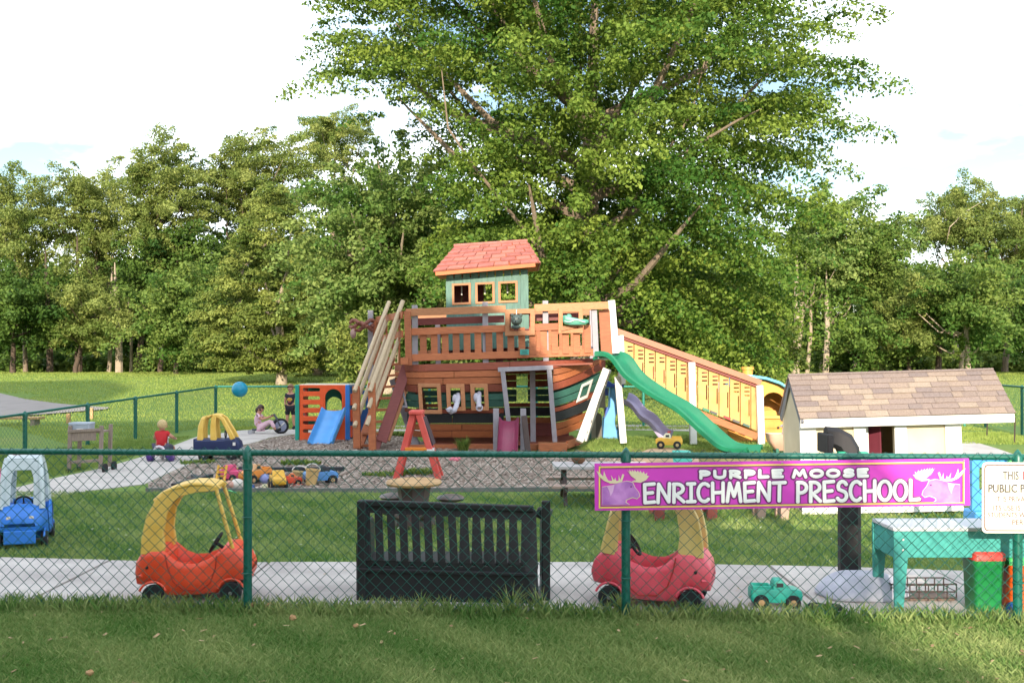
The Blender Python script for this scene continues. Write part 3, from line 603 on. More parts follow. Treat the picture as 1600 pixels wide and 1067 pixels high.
# window boxes on the hull
def frame(x0, y0, x1, y1, wd, Y, m, name='window_frame', dep=.09, skew=0, par=ship, tl=0):
    def fm(u, v, w): return P(u + (v - y0) * skew, v - (u - x0) * tl, Y) + Vector((0, w, 0))
    b = MB(); b.plate(rect(x0, y0, x1, y1), [rect(x0 + wd, y0 + wd, x1 - wd, y1 - wd)], fm, dep); return b.obj(name, m, par, False, .008)
frame(652.5, 599, 688, 646.5, 6, 21.68, M_cedar3, skew=.06); frame(696.5, 600, 725.5, 642, 6.5, 21.66, M_cedar3, skew=.05); frame(734.5, 599.5, 762, 641.5, 6.5, 21.66, M_cedar3, skew=.045)
frame(620, 612, 631, 637, 3.5, 22.1, M_grey, skew=.25, name='porthole_frame'); 
def fmh(u, v, w): return H(u + (622 - v) * .38, v + 14, -.05 + w)
b = MB(); b.plate(rect(902, 604, 920, 628), [rect(905.5, 608.5, 916.5, 623)], fmh, .06); b.obj('porthole_frame', M_white, ship, False, .005)
# door frame
b = MB(); b.beam(P(778, 577.5, 21.58), P(864, 574, 21.58), .095, .1); b.obj('door_head', M_grey, ship, False, .006)
b = MB(); b.beam(P(785.5, 580, 21.58), P(795, 662, 21.7), .10, .09); b.obj('door_jamb', M_grey, ship, False, .006)
b = MB(); b.beam(P(858, 577, 21.58), P(867, 690, 21.75), .10, .09); b.obj('door_jamb', M_grey, ship, False, .006)
# posts
for x, yt, yb, Y, m in ((648, 477, 575, 22.05, M_grey), (684, 507, 572, 24.9, M_grey), (758, 472, 572, 22.05, M_grey), (852, 470, 568, 22.05, M_grey), (832, 580, 690, 22.6, M_grey), (776, 640, 690, 22.6, M_grey), (579, 485, 640, 24.0, M_grey), (925, 485, 640, 24.9, M_grey)):
    b = MB(); b.beam(P(x, yt, Y), P(x + 1, yb, Y), .12, .12, (0, 1, 0)); b.obj('post', m, ship, False, .006)
b = MB(); b.beam(P(928, 483, 22.0), P(931.5, 560, 22.0), .12, .10); b.obj('post', M_grey, ship, False, .006)
b = MB(); b.beam(P(955, 469.5, 22.3), P(962, 552, 22.3), .15, .15); b.obj('corner_post', M_white, ship, False, .008)
b = MB(); b.beam(P(965, 588, 22.5), P(974, 692, 22.5), .145, .13); b.obj('corner_post', M_white, ship, False, .008)
# front bulwark: rails and balusters
def rail(y0, y1, x0, x1, m, Y=21.9, t=.04, sl=.036, name='rail', yc=0):
    a, c = P(x0, (y0 + y1)/2 - (x0 - 640)*sl, Y), P(x1, (y0 + y1)/2 - (x1 - 640)*sl, Y + yc)
    b = MB(); b.beam(a, c, (y1 - y0)*Y/FP, t); b.obj(name, m, ship, False, .006)
rail(482.5, 494, 634, 790, M_cedar3); rail(482.5, 494, 835, 951, M_cedar3)
rail(498, 509, 634, 788, M_redwood, 22.3); rail(498, 509, 836, 905, M_redwood, 22.3)
rail(513, 524, 636, 790, M_cedar); rail(513, 524, 835, 876, M_cedar); rail(553.5, 564.5, 638, 928, M_cedar, sl=.03, yc=.1)
rail(570, 574, 640, 930, M_redwood, 22.4, sl=.035)
for k in range(17):
    x = 661 + k*17.1
    if x > 930: break
    sl = .036; b = MB(); b.beam(P(x, 518 - (x-640)*.036, 21.95), P(x + .8, 560 - (x-640)*.03, 21.95), .145, .025); b.obj('baluster', M_cedar, ship, False, .004)
b = MB(); b.beam(P(636.5, 486, 21.85), P(639, 571, 21.85), .14, .09); b.obj('rail_post', M_cedar, ship, False, .008)
b = MB(); b.box(P(632, 564, 21.8), (.16, .14, .15)); b.obj('rail_block', M_cedar, ship, False, .008)
b = MB(); b.beam(P(944, 484, 22.1), P(948, 556, 22.1), .24, .04); b.obj('rail_panel', M_cedar, ship, False, .006)
# stern rails going back and the far bulwark
for ya, yb in ((490, 500), (520, 531)):
    b = MB(); b.beam(P(629, ya + 2, 21.9), P(588, yb, 24.0), .15, .04, (1, 0, 0)); b.obj('rail', M_cedar, ship, False, .005)
for k in range(4):
    b = MB(); p0 = P(624 - k*10, 496 + k*2, 22.2 + k*.5); b.beam(p0, Vector((p0.x, p0.y, 1.85)), .14, .03, (1, 0, 0)); b.obj('baluster', M_cedar, ship, False, .004)
b = MB(); b.beam(P(588, 500, 24.0), P(587, 570, 24.0), .13, .1); b.obj('rail_post', M_cedar, ship, False, .008)
Mback = M_cedar3
for z0, z1 in ((2.88, 3.06), (2.44, 2.58), (2.0, 2.14)):
    b = MB(); b.beam((-2.3, 25.1, (z0+z1)/2), (1.95, 25.1, (z0+z1)/2 + .13), z1 - z0, .04); b.obj('rail', Mback, ship, False, .005)
for k in range(15):
    x = -2.15 + k*.28; b = MB(); b.box((x, 25.06, 2.33 + (x+2.2)*.03), (.11, .025, .62)); b.obj('baluster', M_cedar, ship, False, .004)
# square frames in the bulwark with a bear head and a green boat-shaped toy
frame(789, 483.5, 836, 525, 7.5, 21.82, M_cedar3, tl=.03); frame(796, 489.5, 829.5, 517, 2.5, 21.95, M_redwood, 'inner_frame', .16, tl=.03)
frame(872.5, 481, 911, 521, 7, 21.82, M_cedar3, tl=.02)
b = MB(); b.beam(P(905, 508, 21.8), P(876, 514, 21.8), .05, .03, t2=.1); b.obj('rail_wedge', M_cedar3, ship)
hd = thing('bear_figure', 'small dark bear head hanging in the square frame of the ship rail', 'figurine', P(808, 510, 21.7))
M_bear = mat('bronze_green', '3c4a46', .45, .25, 12, .3); c0 = P(807, 500, 21.72)
b = MB(); b.ball(c0, (.12, .09, .12)); b.ball(c0 + Vector((-.02, -.09, -.05)), (.065, .07, .05), 10, 7); b.obj('head', M_bear, hd, True)
for s in (-1, 1):
    b = MB(); b.ball(c0 + Vector((.09*s, .0, .10)), .04, 8, 6); b.obj('ear', M_bear, hd, True)
    b = MB(); b.ball(c0 + Vector((.05*s, -.085, .03)), .014, 6, 5); b.obj('eye', M_rubber, hd, True)
b = MB(); b.ball(c0 + Vector((-.02, -.155, -.035)), .018, 6, 5); b.obj('nose', M_rubber, hd, True)
b = MB(); b.ball(c0 + Vector((-.015, -.03, -.15)), (.1, .07, .05), 8, 6); b.obj('collar', M_bear, hd, True)
b = MB(); b.tube([c0 + Vector((0, 0, .1)), c0 + Vector((0, .02, .22))], .008, 5); b.obj('hanging_cord', M_white, hd)
bt = thing('toy_boat', 'pale green boat-shaped toy on the ship rail', 'toy', P(900, 505, 21.7)); q = []
M_tb = plas('toy_mint', '4f8f7c')
for x, hw, z0, z1 in ((-.27, .02, .0, .12), (-.22, .08, -.06, .13), (-.1, .10, -.08, .09), (.08, .10, -.08, .05), (.2, .08, -.07, .04), (.28, .02, -.03, .03)):
    cc = P(899, 502, 21.68); q.append([cc + Vector((x, a*hw, z)) for a, z in ((-.7, z0), (.7, z0), (1, (z0+z1)/2), (.8, z1), (-.8, z1), (-1, (z0+z1)/2))])
b = MB(); b.loft(q); b.obj('hull', M_tb, bt, True, .01)
b = MB(); b.tube([P(882 + k*3.6, 501.5 + math.sin(k*.9)*1.8, 21.565) for k in range(10)], .012, 5); b.obj('wave_stripe', plas('toy_pale', 'a9d0bc'), bt, True)
b = MB(); b.ball(P(889, 494, 21.68), (.06, .05, .05), 8, 6); b.obj('knob', M_tb, bt, True)
b = MB(); b.box(P(819.5, 550, 21.85), (.19, .02, .12)); b.obj('name_plate', mat('plate_teal', '2f8f84', .4, .1, 5), ship)
for k in range(3):
    b = MB(); b.box(P(819.5, 547.5 + k*2.4, 21.835), (.13 - .03*(k % 2), .006, .012)); b.obj('plate_print', mat('plate_print', '1d4f4c', .5, .1, 5), ship)
# grey speaking tubes in the hull windows
for x, pts in ((712, [(716, 616, 21.75), (715.5, 624, 21.6), (713, 634, 21.45), (710, 641, 21.38), (705, 643, 21.35), (702, 639, 21.3)]), (749, [(749, 614, 21.75), (748, 622, 21.6), (748, 630, 21.5), (749, 637, 21.45)])):
    tb = thing('speaking_tube', 'grey curved speaking tube in the ' + ('middle' if x < 730 else 'right-hand') + ' hull window of the ship', 'tube', P(x, 640, 21.6))
    b = MB(); b.tube([P(*p) for p in pts], [.05, .055, .055, .055, .06, .07][:len(pts)], 10); b.obj('pipe', plas('tube_grey', 'a8a6b0'), tb, True)
    b = MB(); p = P(*pts[-1]); b.torus(p, .06, .016, 'Y' if x > 730 else 'Z', 14, 6); b.obj('mouthpiece', plas('tube_grey', 'a8a6b0'), tb, True)
    b = MB(); b.ball(P(pts[0][0] - 5, pts[0][1] + 7, 21.62), (.06, .05, .1), 10, 7); b.obj('bracket', plas('tube_grey', 'a8a6b0'), tb, True)
# cabin
TY = 23.45
tw = thing('ship_cabin', 'teal plank cabin with three square windows and red tiled roof on the ship deck', 'cabin', P(762, 575, TY))
def cm(u, v, w): return P(u + (v - 475)*.012, v - (u - 760)*.045, TY) + Vector((0, w, 0))
xs_ = [697 + 12.9*k for k in range(11)]
wins = [(709.5, 733, 444, 471.5), (746, 770, 444, 471.5), (782, 806, 444, 471.5)]
for a, c in zip(xs_, xs_[1:]):                              # upright boards, notched at the windows; slot between neighbours at the top
    g = 1.1
    yy0 = 424; cutw = [(max(a, wa), min(c, wc)) for wa, wc, _, _ in wins if wa < c and wc > a]
    pieces = [(a + .15, yy0 + 9, c - .15, 444), (a + g, yy0, c - g, yy0 + 9), (a + .15, 471.5, c - .15, 545)]
    if not cutw: pieces.append((a + .15, 444, c - .15, 471.5))
    else:
        for wa, wc in cutw:
            if wa - a > .6: pieces.append((a + .15, 444, wa, 471.5))
            if c - wc > .6: pieces.append((wc, 444, c - .15, 471.5))
    b = MB()
    for p in pieces: b.plate(rect(*p), [], cm, .03)
    b.obj('wall_board', M_teal2, tw)
for i, (a, c, t, bt_) in enumerate(wins):
    b = MB(); b.plate(rect(a - 3, t - 3, c + 3, bt_ + 3), [rect(a + .5, t + .5, c - .5, bt_ - .5)], lambda u, v, w: cm(u, v, w - .03), .05); b.obj('window_frame', M_cedar3, tw, False, .005)
WL, WR = cm(697, 500, 0).x, cm(826, 500, 0).x
for xx in (WL + .03, WR - .03):
    for k in range(5):
        b = MB(); h_ = 3.95; b.box((xx, TY + .17 + k*.27, (2.0 + h_)/2 + (.05 if xx > 0 else -.05)), (.03, .262, h_ - 2.0)); b.obj('side_board', M_redwood, tw)
for k in range(7):
    if k in (3, 4, 5): 
        b = MB(); b.box((WL + .15 + k*.27, TY + 1.4, 2.5), (.262, .03, 1.2)); b.obj('rear_board', M_redwood, tw); continue
    b = MB(); b.box((WL + .15 + k*.27, TY + 1.4, 2.95), (.262, .03, 2.0)); b.obj('rear_board', M_redwood, tw)
for x in (720, 757, 793):
    b = MB(); b.beam(cm(x, 434, .5), cm(x, 457, .5), .03, .02); b.obj('inner_batten', M_white, tw)
# hipped roof of overlapping tiles
M_tile = mat('roof_tile', '96564c', .7, .12, 7, .2, tint='a2645a', orand=.1); M_tile2 = mat('roof_tile_pale', '9f6558', .7, .08, 7, .2); M_roofedge = mat('roof_edge', 'b4602f', .6, .1, 6)
E0, E1 = P(677, 425, 23.1), P(842, 411, 23.1); Rg0, Rg1 = P(711, 386.5, 24.2), P(822, 378.5, 24.2)
EB0, EB1 = Vector((E0.x, 25.3, E0.z)), Vector((E1.x, 25.3, E1.z))
b = MB(); b.add([E0, E1, Rg1, Rg0, EB0, EB1], [(0, 1, 2, 3), (1, 5, 2), (5, 4, 3, 2), (4, 0, 3), (0, 4, 5, 1)]); rf = b.obj('roof', M_roofedge, tw)
b = MB(); b.beam(E0 + Vector((.05, -.01, -.045)), E1 + Vector((-.08, -.01, -.045)), .085, .04); b.obj('fascia', M_roofedge, tw, False, .004)
NR = 6
def tiles(A0, A1, B0, B1, nb, nrm, seed):
    r_ = random.Random(seed)
    for j in range(NR):
        t0, t1 = j/NR, (j + 1)/NR + .035; a0, a1, c0_, c1 = A0.lerp(B0, t0), A1.lerp(B1, t0), A0.lerp(B0, min(1, t1)), A1.lerp(B1, min(1, t1))
        cuts = sorted([0, 1] + [(k + (.5 if j % 2 else 0) + r_.uniform(-.22, .22))/nb for k in range(1, nb)])
        for u0, u1 in zip(cuts, cuts[1:]):
            g = .004; lift = .05 + r_.uniform(0, .012); q = [a0.lerp(a1, u0 + g), a0.lerp(a1, u1 - g), c0_.lerp(c1, u1 - g), c0_.lerp(c1, u0 + g)]
            n0 = nrm * lift; n1 = nrm * .012
            dn = (a0 - c0_).normalized() * r_.uniform(.0, .03)
            top = [q[0] + n0 + dn, q[1] + n0 + dn, q[2] + n1 + nrm*.012, q[3] + n1 + nrm*.012]; bot = [q[0] + nrm*.012 + dn, q[1] + nrm*.012 + dn, q[2], q[3]]
            b = MB(); b.add(bot + top, [(0,3,2,1),(4,5,6,7),(0,1,5,4),(1,2,6,5),(2,3,7,6),(3,0,4,7)]); b.obj('tile', r_.choice([M_tile, M_tile, M_tile2]), rf, False, .004)
nF = (E1 - E0).cross(Rg0 - E0).normalized(); nF = nF if nF.z > 0 else -nF
tiles(E0, E1, Rg0, Rg1, 7, nF, 3)
nR_ = (EB1 - E1).cross(Rg1 - E1).normalized(); nR_ = nR_ if nR_.z > 0 else -nR_
tiles(E1, EB1, Rg1, Rg1 + Vector((0, .02, 0)), 5, nR_, 4)
b = MB(); b.tube([Rg0 + Vector((-.03, 0, .03)), Rg1 + Vector((.03, 0, .03))], .045, 8); b.obj('ridge_cap', M_tile, rf, True)
# figurehead of twisted driftwood at the stern
fg = thing('driftwood_carving', 'twisted brown carved wood hanging at the stern of the ship', 'carving', P(560, 530, 23.6)); b = MB()
for k, off in enumerate((0, 5, -4)):
    b = MB(); b.tube([P(583 - i*4.6, 508 + off + 4*math.sin(i*1.1 + k*2), 23.7 + .06*math.sin(i*1.7 + k)) for i in range(9)], [.05, .05, .045, .05, .045, .04, .045, .05, .03], 8); b.obj('strand', mat('carved_wood', '7d4c3e', .7, .2, 8), fg, True)
b = MB(); b.ball(P(552, 521, 23.65), (.07, .06, .12), 10, 7); b.obj('knob', mat('carved_pale', '9a7a72', .7, .2, 8), fg, True)

# ---------------------------------------------------------------- gangway ladder with round handrails
ld = thing('gangway_ladder', 'steep wooden ladder with round pole handrails at the left end of the ship', 'ladder', G(572, 706))
F0, F1, T0, T1 = G(560, 703), G(586, 704), P(612, 560, 22.9), P(642, 556, 22.6)
for a, c, m in ((F0, T0, M_cedar), (F1, T1, M_redwood)):
    b = MB(); b.beam(a, c, .15, .10, (0, 1, 0), .16); b.obj('stringer', m, ld, False, .008)
b = MB(); b.beam(P(596, 690, 21.7), P(645, 545, 22.3), .22, .06); b.obj('stringer_board', M_redwood, ld, False, .008)
b = MB(); b.beam(P(604, 688, 21.85), P(650, 560, 22.45), .14, .08); b.obj('stringer_back', M_cedar3, ld, False, .008)
for k in range(8):
    t = .05 + k*.125; a, c = F0.lerp(T0, t), F1.lerp(T1, t); b = MB(); b.beam(a, c, .05, .2, (0, 1, 0)); b.obj('tread', M_cedar, ld, False, .005)
for x0, y0, x1, y1, Y in ((556.5, 603, 558, 700, 21.6), (581, 598, 582, 704, 21.45)):
    b = MB(); b.beam(P(x0, y0, Y), P(x1, y1, Y), .15, .11); b.obj('newel_post', M_cedar, ld, False, .01)
for (x0, y0), (x1, y1), Ya, Yb in (((554, 611), (608, 472), 21.5, 23.2), ((553, 639), (605, 498), 21.5, 23.2), ((554, 666), (604, 526), 21.5, 23.2), ((578, 611), (629.5, 470), 21.35, 22.2), ((576, 637), (625, 493), 21.35, 22.2), ((573, 664), (623.5, 529), 21.35, 22.2)):
    b = MB(); b.tube([P(x0, y0, Ya), P(x1, y1, Yb)], .048, 10); b.obj('handrail', M_pole, ld, True)

# ---------------------------------------------------------------- green slide, ramp, little slides
M_slide = plas('slide_green', '0b6848', .45)
def slide(name, label, pts, wdir, wid, lip, m, thick=.02, cat='slide', nw=9):
    r = thing(name, label, cat, Vector(pts[-1]))
    W = Vector(wdir).normalized(); rings = []
    prof = [(-.5, lip), (-.46, lip + .03), (-.40, lip), (-.34, lip*.3), (-.25, 0), (0, -.015), (.25, 0), (.34, lip*.3), (.40, lip), (.46, lip + .03), (.5, lip)]
    for i, p in enumerate(pts):
        p = Vector(p); d = (Vector(pts[min(i+1, len(pts)-1)]) - Vector(pts[max(i-1, 0)])).normalized(); N = W.cross(d); N = N if N.z > 0 else -N
        top = [p + W*(u*wid) + N*h for u, h in prof]; bot = [p + W*(u*wid) + N*(h - thick - (.06 if abs(u) > .45 else 0)) for u, h in prof][::-1]; rings.append(top + bot)
    b = MB(); b.loft(rings); b.obj('chute', m, r, True); return r
def spl(P0, n=6):
    out = []; P0 = [Vector(p) for p in P0]
    for i in range(len(P0) - 1):
        a, b_, c, d = P0[max(i-1, 0)], P0[i], P0[i+1], P0[min(i+2, len(P0)-1)]
        for k in range(n):
            t = k/n; out.append(.5*((2*b_) + (c - a)*t + (2*a - 5*b_ + 4*c - d)*t*t + (3*b_ - a - 3*c + d)*t**3))
    return out + [P0[-1]]
sl = slide('wavy_slide', 'long green wavy slide coming down from the right end of the ship', spl([P(944, 560, 22.2), P(964, 563, 22.1), P(987, 592, 21.95), P(1026, 620, 21.75), P(1068, 645, 21.5), P(1102, 676, 21.35), P(1132, 701, 21.1), P(1156, 708, 20.9), P(1180, 708, 20.7)]), (.60, .8, .0), .80, .13, M_slide)
b = MB(); b.tube([P(928, 560, 21.9), P(944, 558, 22.17), P(962, 556, 22.5)], .035, 8); b.obj('lip_roll', M_slide, sl, True)
rm = thing('boarded_ramp', 'ramp with yellow boarded sides and brown handrail behind the green slide', 'ramp', G(1187, 696))
M_yel = mat('yellow_board', 'be9050', .6, .07, 4, tint='c89e5e'); M_pinkrail = mat('rail_pinkbrown', 'a56a52', .6, .1, 6)
RY = 23.0
def rtop(x): return 521 + (x - 968)*(597 - 521)/(1186 - 968)
def rbot(x): return 590 + (x - 968)*(674 - 590)/(1186 - 968)
b = MB(); b.beam(P(962, 517, RY), P(1188, 598, RY - .0), .13, .2); b.obj('handrail', M_pinkrail, rm, False, .01)
b = MB(); b.beam(P(964, 525, RY - .03), P(1184, 604, RY - .03), .05, .06); b.obj('rail_trim', M_redwood, rm, False, .005)
xb = [974 + k*16.6 for k in range(14)]
for k, (a, c) in enumerate(zip(xb, xb[1:])):
    if c > 1190: break
    a += .7; c -= .7; hs = []; w_ = c - a; xr = c
    hy = rtop(c) + 12
    for j in range(3 if k % 3 else 2):
        hs.append(rect(c - w_*.62, hy + j*6.2, c - w_*.08, hy + j*6.2 + 2.4))
    hs.append(rect(c - w_*.20, hy + 20, c - w_*.08, rbot(a) - 13))
    b = MB(); b.plate([(a, rtop(a) + 4), (c, rtop(c) + 4), (c, rbot(c)), (a, rbot(a))], hs, pxm(RY), .03); b.obj('board', M_yel, rm)
    b = MB(); b.plate([(a, rtop(a) + 4), (c, rtop(c) + 4), (c, rbot(c)), (a, rbot(a))], [], pxm(RY + 1.0), .03); b.obj('far_board', M_cedar2, rm)  # far side browned: shade inside the ramp is put into its colour
for k in range(13):
    x = 975 + k*16.6; y = rbot(x) - 4; b = MB(); b.beam(P(x, y, RY + .5) + Vector((-.11, 0, .06)), P(x, y, RY + .5) + Vector((.11, 0, -.02)), .03, .9); b.obj('ramp_plank', M_cedar3, rm)
b = MB(); b.beam(P(1020, 617, RY - .04), P(1183, 682, RY - .04), .15, .05); b.obj('stringer', M_cedar, rm, False, .006)
for x, yt, yb in ((969, 524, 600), (1080.5, 566, 694), (1186.5, 602, 697)):
    b = MB(); b.beam(P(x, yt, RY - .1), P(x + 3, yb, RY - .1), .145, .12); b.obj('post', M_white, rm, False, .008)
    b = MB(); b.beam(P(x, yt + 4, RY + 1.0), P(x + 1, yb - 5, RY + 1.0), .12, .12); b.obj('far_post', M_grey, rm, False, .008)
for k, (x, cl_) in enumerate(((1103, '2f7a5a'), (1115, '4a4a4a'), (1136, 'b03030'), (1150, '55504c'), (1166, '3c5a50'))):
    b = MB(); b.box(P(x, rbot(x) - 2, RY - .09), (.16, .06, .05), Matrix.Rotation(R(21), 3, 'Y')); tag(b.obj('toy_block', plas('blk%d' % k, cl_)), ['small dark green block on the ramp ledge', 'small grey block on the ramp ledge', 'small red block on the ramp ledge', 'brown-grey block on the ramp ledge', 'grey-green block, lowest on the ramp ledge'][k], 'toy block', 'blocks on the ramp ledge')
ms = slide('small_slide', 'small maroon slide leaning on the ship porch', [P(795, 657, 21.3), P(795, 660, 21.2), P(794, 680, 20.9), P(793, 703, 20.6), P(792, 708.5, 20.45)], (1, 0, 0), .42, .06, plas('maroon', '762845', .4))
for x in (775, 817.5):
    b = MB(); b.beam(P(x, 638, 21.45), P(x, 704, 21.45) , .12, .09); b.obj('post', M_grey, ms, False, .008)
b = MB(); b.beam(P(819, 650, 21.4), P(825, 706, 20.9), .12, .05); b.obj('side_rail', M_darkwood, ms, False, .008)
# ---------------------------------------------------------------- signs on the front fence
def sm(u, v, w=0.0):                                         # photo pixel on the plane just in front of the fence wire
    p = Vector(fp(u)); return P(u, v, p.y - .075) + Vector((0, w, 0))
def sg(x): return -(x - 929) * .0137                          # the sign hangs a little higher at its right end
sgn = thing('preschool_sign', 'long magenta sign reading PURPLE MOOSE ENRICHMENT PRESCHOOL with a moose at each end', 'sign', sm(1222, 797))
def smt(u, v, w): return sm(u, v + sg(u), w)
b = MB(); b.plate([(929, 724), (1075, 724), (1222, 724), (1370, 724), (1514, 724), (1516, 797.5), (1370, 797.5), (1222, 797.5), (1075, 797.5), (929.5, 797.5)], [], smt, .012)
b.obj('board', mat('magenta_board', 'c42cb2', .35, .06, 2, tint='d23cbe'), sgn)
M_gold = mat('sign_yellow', 'e3c060', .4, .05, 6); M_plum = mat('sign_plum', '6d2468', .5, .05, 6); M_wht = mat('sign_white', 'e8e6e6', .4, .03, 6); M_lil = mat('moose_lilac', 'a558b8', .5, .2, 9, tint='c98ace'); M_crm = mat('antler_cream', 'd8cba8', .5, .06, 9)
def bars(name, x0, y0, x1, y1, w, m, d):
    b = MB(); b.plate(rect(x0, y0, x1, y1), [rect(x0 + w, y0 + w, x1 - w, y1 - w)], lambda u, v, q: smt(u, v, q - d), .003); return b.obj(name, m, sgn)
bars('border', 935.5, 728.5, 1506.5, 794, 2.4, M_gold, .005); bars('border_line', 938.3, 731.2, 1503.7, 791.3, .8, M_plum, .0045)
def stroke(pts, r, d, m, name, par, n=8):                     # flat rounded pen stroke on the sign
    b = MB(); s_ = r * 7.7 / FP; q = [smt(x, y, -d) for x, y in pts]
    t = MB()
    for a_, c_ in zip(q, q[1:]): t.tube([a_, c_], s_, n)
    for e in q: t.ball(e, s_, 8, 6)
    yc = None
    for v in t.v: 
        pl = 7.75 - .06 * v.x - .075 - d; v.y = pl + (v.y - pl) * .10 - .002 * 0
    return t
def arcp(cx, cy, rx, ry, a0, a1, n=9): return [(cx + rx*math.cos(R(a0 + (a1 - a0)*k/n)), cy + ry*math.sin(R(a0 + (a1 - a0)*k/n))) for k in range(n + 1)]
GL = {  # pen strokes, x 0..w, y 0 top .. 1 bottom
 'E': (.62, [[(.6, 0), (.02, .03), (.05, 1), (.62, .97)], [(.04, .5), (.5, .47)]]), 'N': (.75, [[(.02, 1), (.06, .02), (.68, .97), (.72, 0)]]),
 'R': (.66, [[(.04, 1), (.05, .03)], [(.02, .03)] + arcp(.24, .28, .36, .25, -90, 75), [(.1, .55), (.64, .98)]]), 'I': (.44, [[(.02, .03), (.44, .02)], [(.23, .03), (.23, .97)], [(.0, .98), (.46, .97)]]),
 'C': (.66, [arcp(.40, .5, .38, .48, -48, -310, 14)]), 'H': (.72, [[(.04, 0), (.06, 1)], [(.68, 0), (.68, 1)], [(.05, .52), (.68, .5)]]), 'M': (.86, [[(.02, 1), (.16, .02), (.43, .72), (.68, .02), (.84, 1)]]),
 'T': (.7, [[(0, .04), (.72, .02)], [(.38, .03), (.36, 1)]]), 'P': (.6, [[(.04, 1), (.05, .03)], [(.02, .03)] + arcp(.22, .29, .36, .26, -90, 95)]),
 'S': (.62, [arcp(.34, .26, .26, .25, -25, -215, 8) + arcp(.30, .73, .30, .25, -70, 150, 10)]), 'O': (.78, [arcp(.39, .5, .38, .48, 0, 360, 18)]), 'L': (.58, [[(.05, 0), (.04, .98), (.58, .95)]]),
 'U': (.72, [[(.03, 0), (.04, .6)] + arcp(.36, .62, .32, .36, 180, 0, 8) + [(.69, 0)]]), ' ': (.4, [])}
def lettering(txt, x0, x1, yt, yb, r, name, gapf=.2):
    tot = sum(GL[c][0] + gapf for c in txt) - gapf; k = (x1 - x0) / tot; x = x0
    for c in txt:
        w, st = GL[c]
        if st:
            o_, i_ = MB(), MB()
            for s in st:
                pts = [(x + px*k, yt + py*(yb - yt)) for px, py in s]
                t = stroke(pts, r + 2.3, .001, None, '', None); o_.add(t.v, t.f); t = stroke(pts, r, .0045, None, '', None, 10); i_.add(t.v, t.f)
            lo_ = o_.obj('letter_outline', M_plum, sgn, True); i_.obj('letter', M_wht, lo_, True)
        x += (w + gapf) * k
lettering('ENRICHMENT', 1006.5, 1226, 757, 786, 2.8, 'l'); lettering('PRESCHOOL', 1245.5, 1436, 757, 788, 2.85, 'l')
lettering('PURPLE', 1094, 1222, 738.5, 748.8, 2.6, 'l', .32); lettering('MOOSE', 1239, 1355, 739, 749.4, 2.6, 'l', .32)
def moose(fx, fy):
    def poly(pts, m, name, d):
        b = MB(); b.plate([(fx(x), fy(y)) for x, y in pts], [], lambda u, v, w: smt(u, v, w - d), .003); return b.obj(name, m, sgn)
    hd_ = [(104,300),(180,288),(228,268),(290,255),(340,266),(356,302),(386,340),(396,372),(376,390),(342,380),(322,386),(290,400),(286,420),(314,438),(104,438)]
    big = [(102,296)] + [(x + (5 if x > 150 else 0), y - 4) for x, y in hd_[1:5]] + [(x + 6, y + 2) for x, y in hd_[5:8]] + [(376,397),(342,387),(322,394),(297,404),(293,418),(322,440),(102,440)]
    poly(big, M_crm, 'moose_outline', .0035); poly(hd_, M_lil, 'moose_head', .0055)
    poly([(140,292),(200,282),(190,330),(170,370),(160,330)], mat('moose_pale', 'd3a5cf', .5, .1, 9), 'moose_shade', .0075)
    poly([(60,170),(88,190),(112,216),(118,172),(132,212),(150,246),(182,252),(172,204),(196,246),(206,226),(214,252),(232,250),(232,204),(246,246),(262,198),(277,204),(258,258),(230,268),(170,272),(120,250),(80,215)], M_crm, 'antler', .0075)
    poly([(300,168),(318,186),(316,164),(336,184),(336,164),(354,184),(356,166),(374,186),(380,170),(394,190),(402,174),(416,196),(428,180),(438,204),(456,190),(452,214),(472,216),(446,248),(404,268),(350,262),(338,254),(372,246),(330,215)], M_crm, 'antler', .0075)
    b = MB(); b.ball(smt(fx(330), fy(298), -.008), (.006, .003, .006), 8, 6); b.obj('moose_eye', M_plum, sgn, True)
moose(lambda x: 920 + x/5, lambda y: 700.5 + y/5 + .6); moose(lambda x: 1220 + (1500 - x)/5, lambda y: 700.5 - 4 + y/5 + 8.4)
for x in (938, 1222, 1506):
    for y in (727, 794.5):
        b = MB(); b.lathe([(.006, 0), (.006, -.006), (.003, -.009)], smt(x, y, 0), 8, 'Y'); b.obj('bolt', M_grey, sgn, True)
ws = thing('notice_sign', 'white notice with brown rule hung on the fence at the right edge', 'sign', sm(1610, 833))
def wm(u, v, w): return sm(u, v + (u - 1535)*.004, w)
b = MB(); b.plate(rrect(1534.5, 722, 1690, 832.5, 7), [], wm, .006); b.obj('board', mat('notice_white', 'd8d4c8', .45, .04, 4), ws)
M_brn = mat('notice_brown', '5f3a34', .5, .1, 8); M_ink = mat('notice_ink', '4a4440', .5, .1, 8); M_inkred = mat('notice_red', 'b8484a', .5, .1, 8)
b = MB(); b.plate(rrect(1537.8, 725.3, 1686.7, 829.2, 6), [rrect(1539.4, 726.9, 1685.1, 827.6, 5.2)], lambda u, v, w: wm(u, v, w - .003), .002); b.obj('border', M_brn, ws)
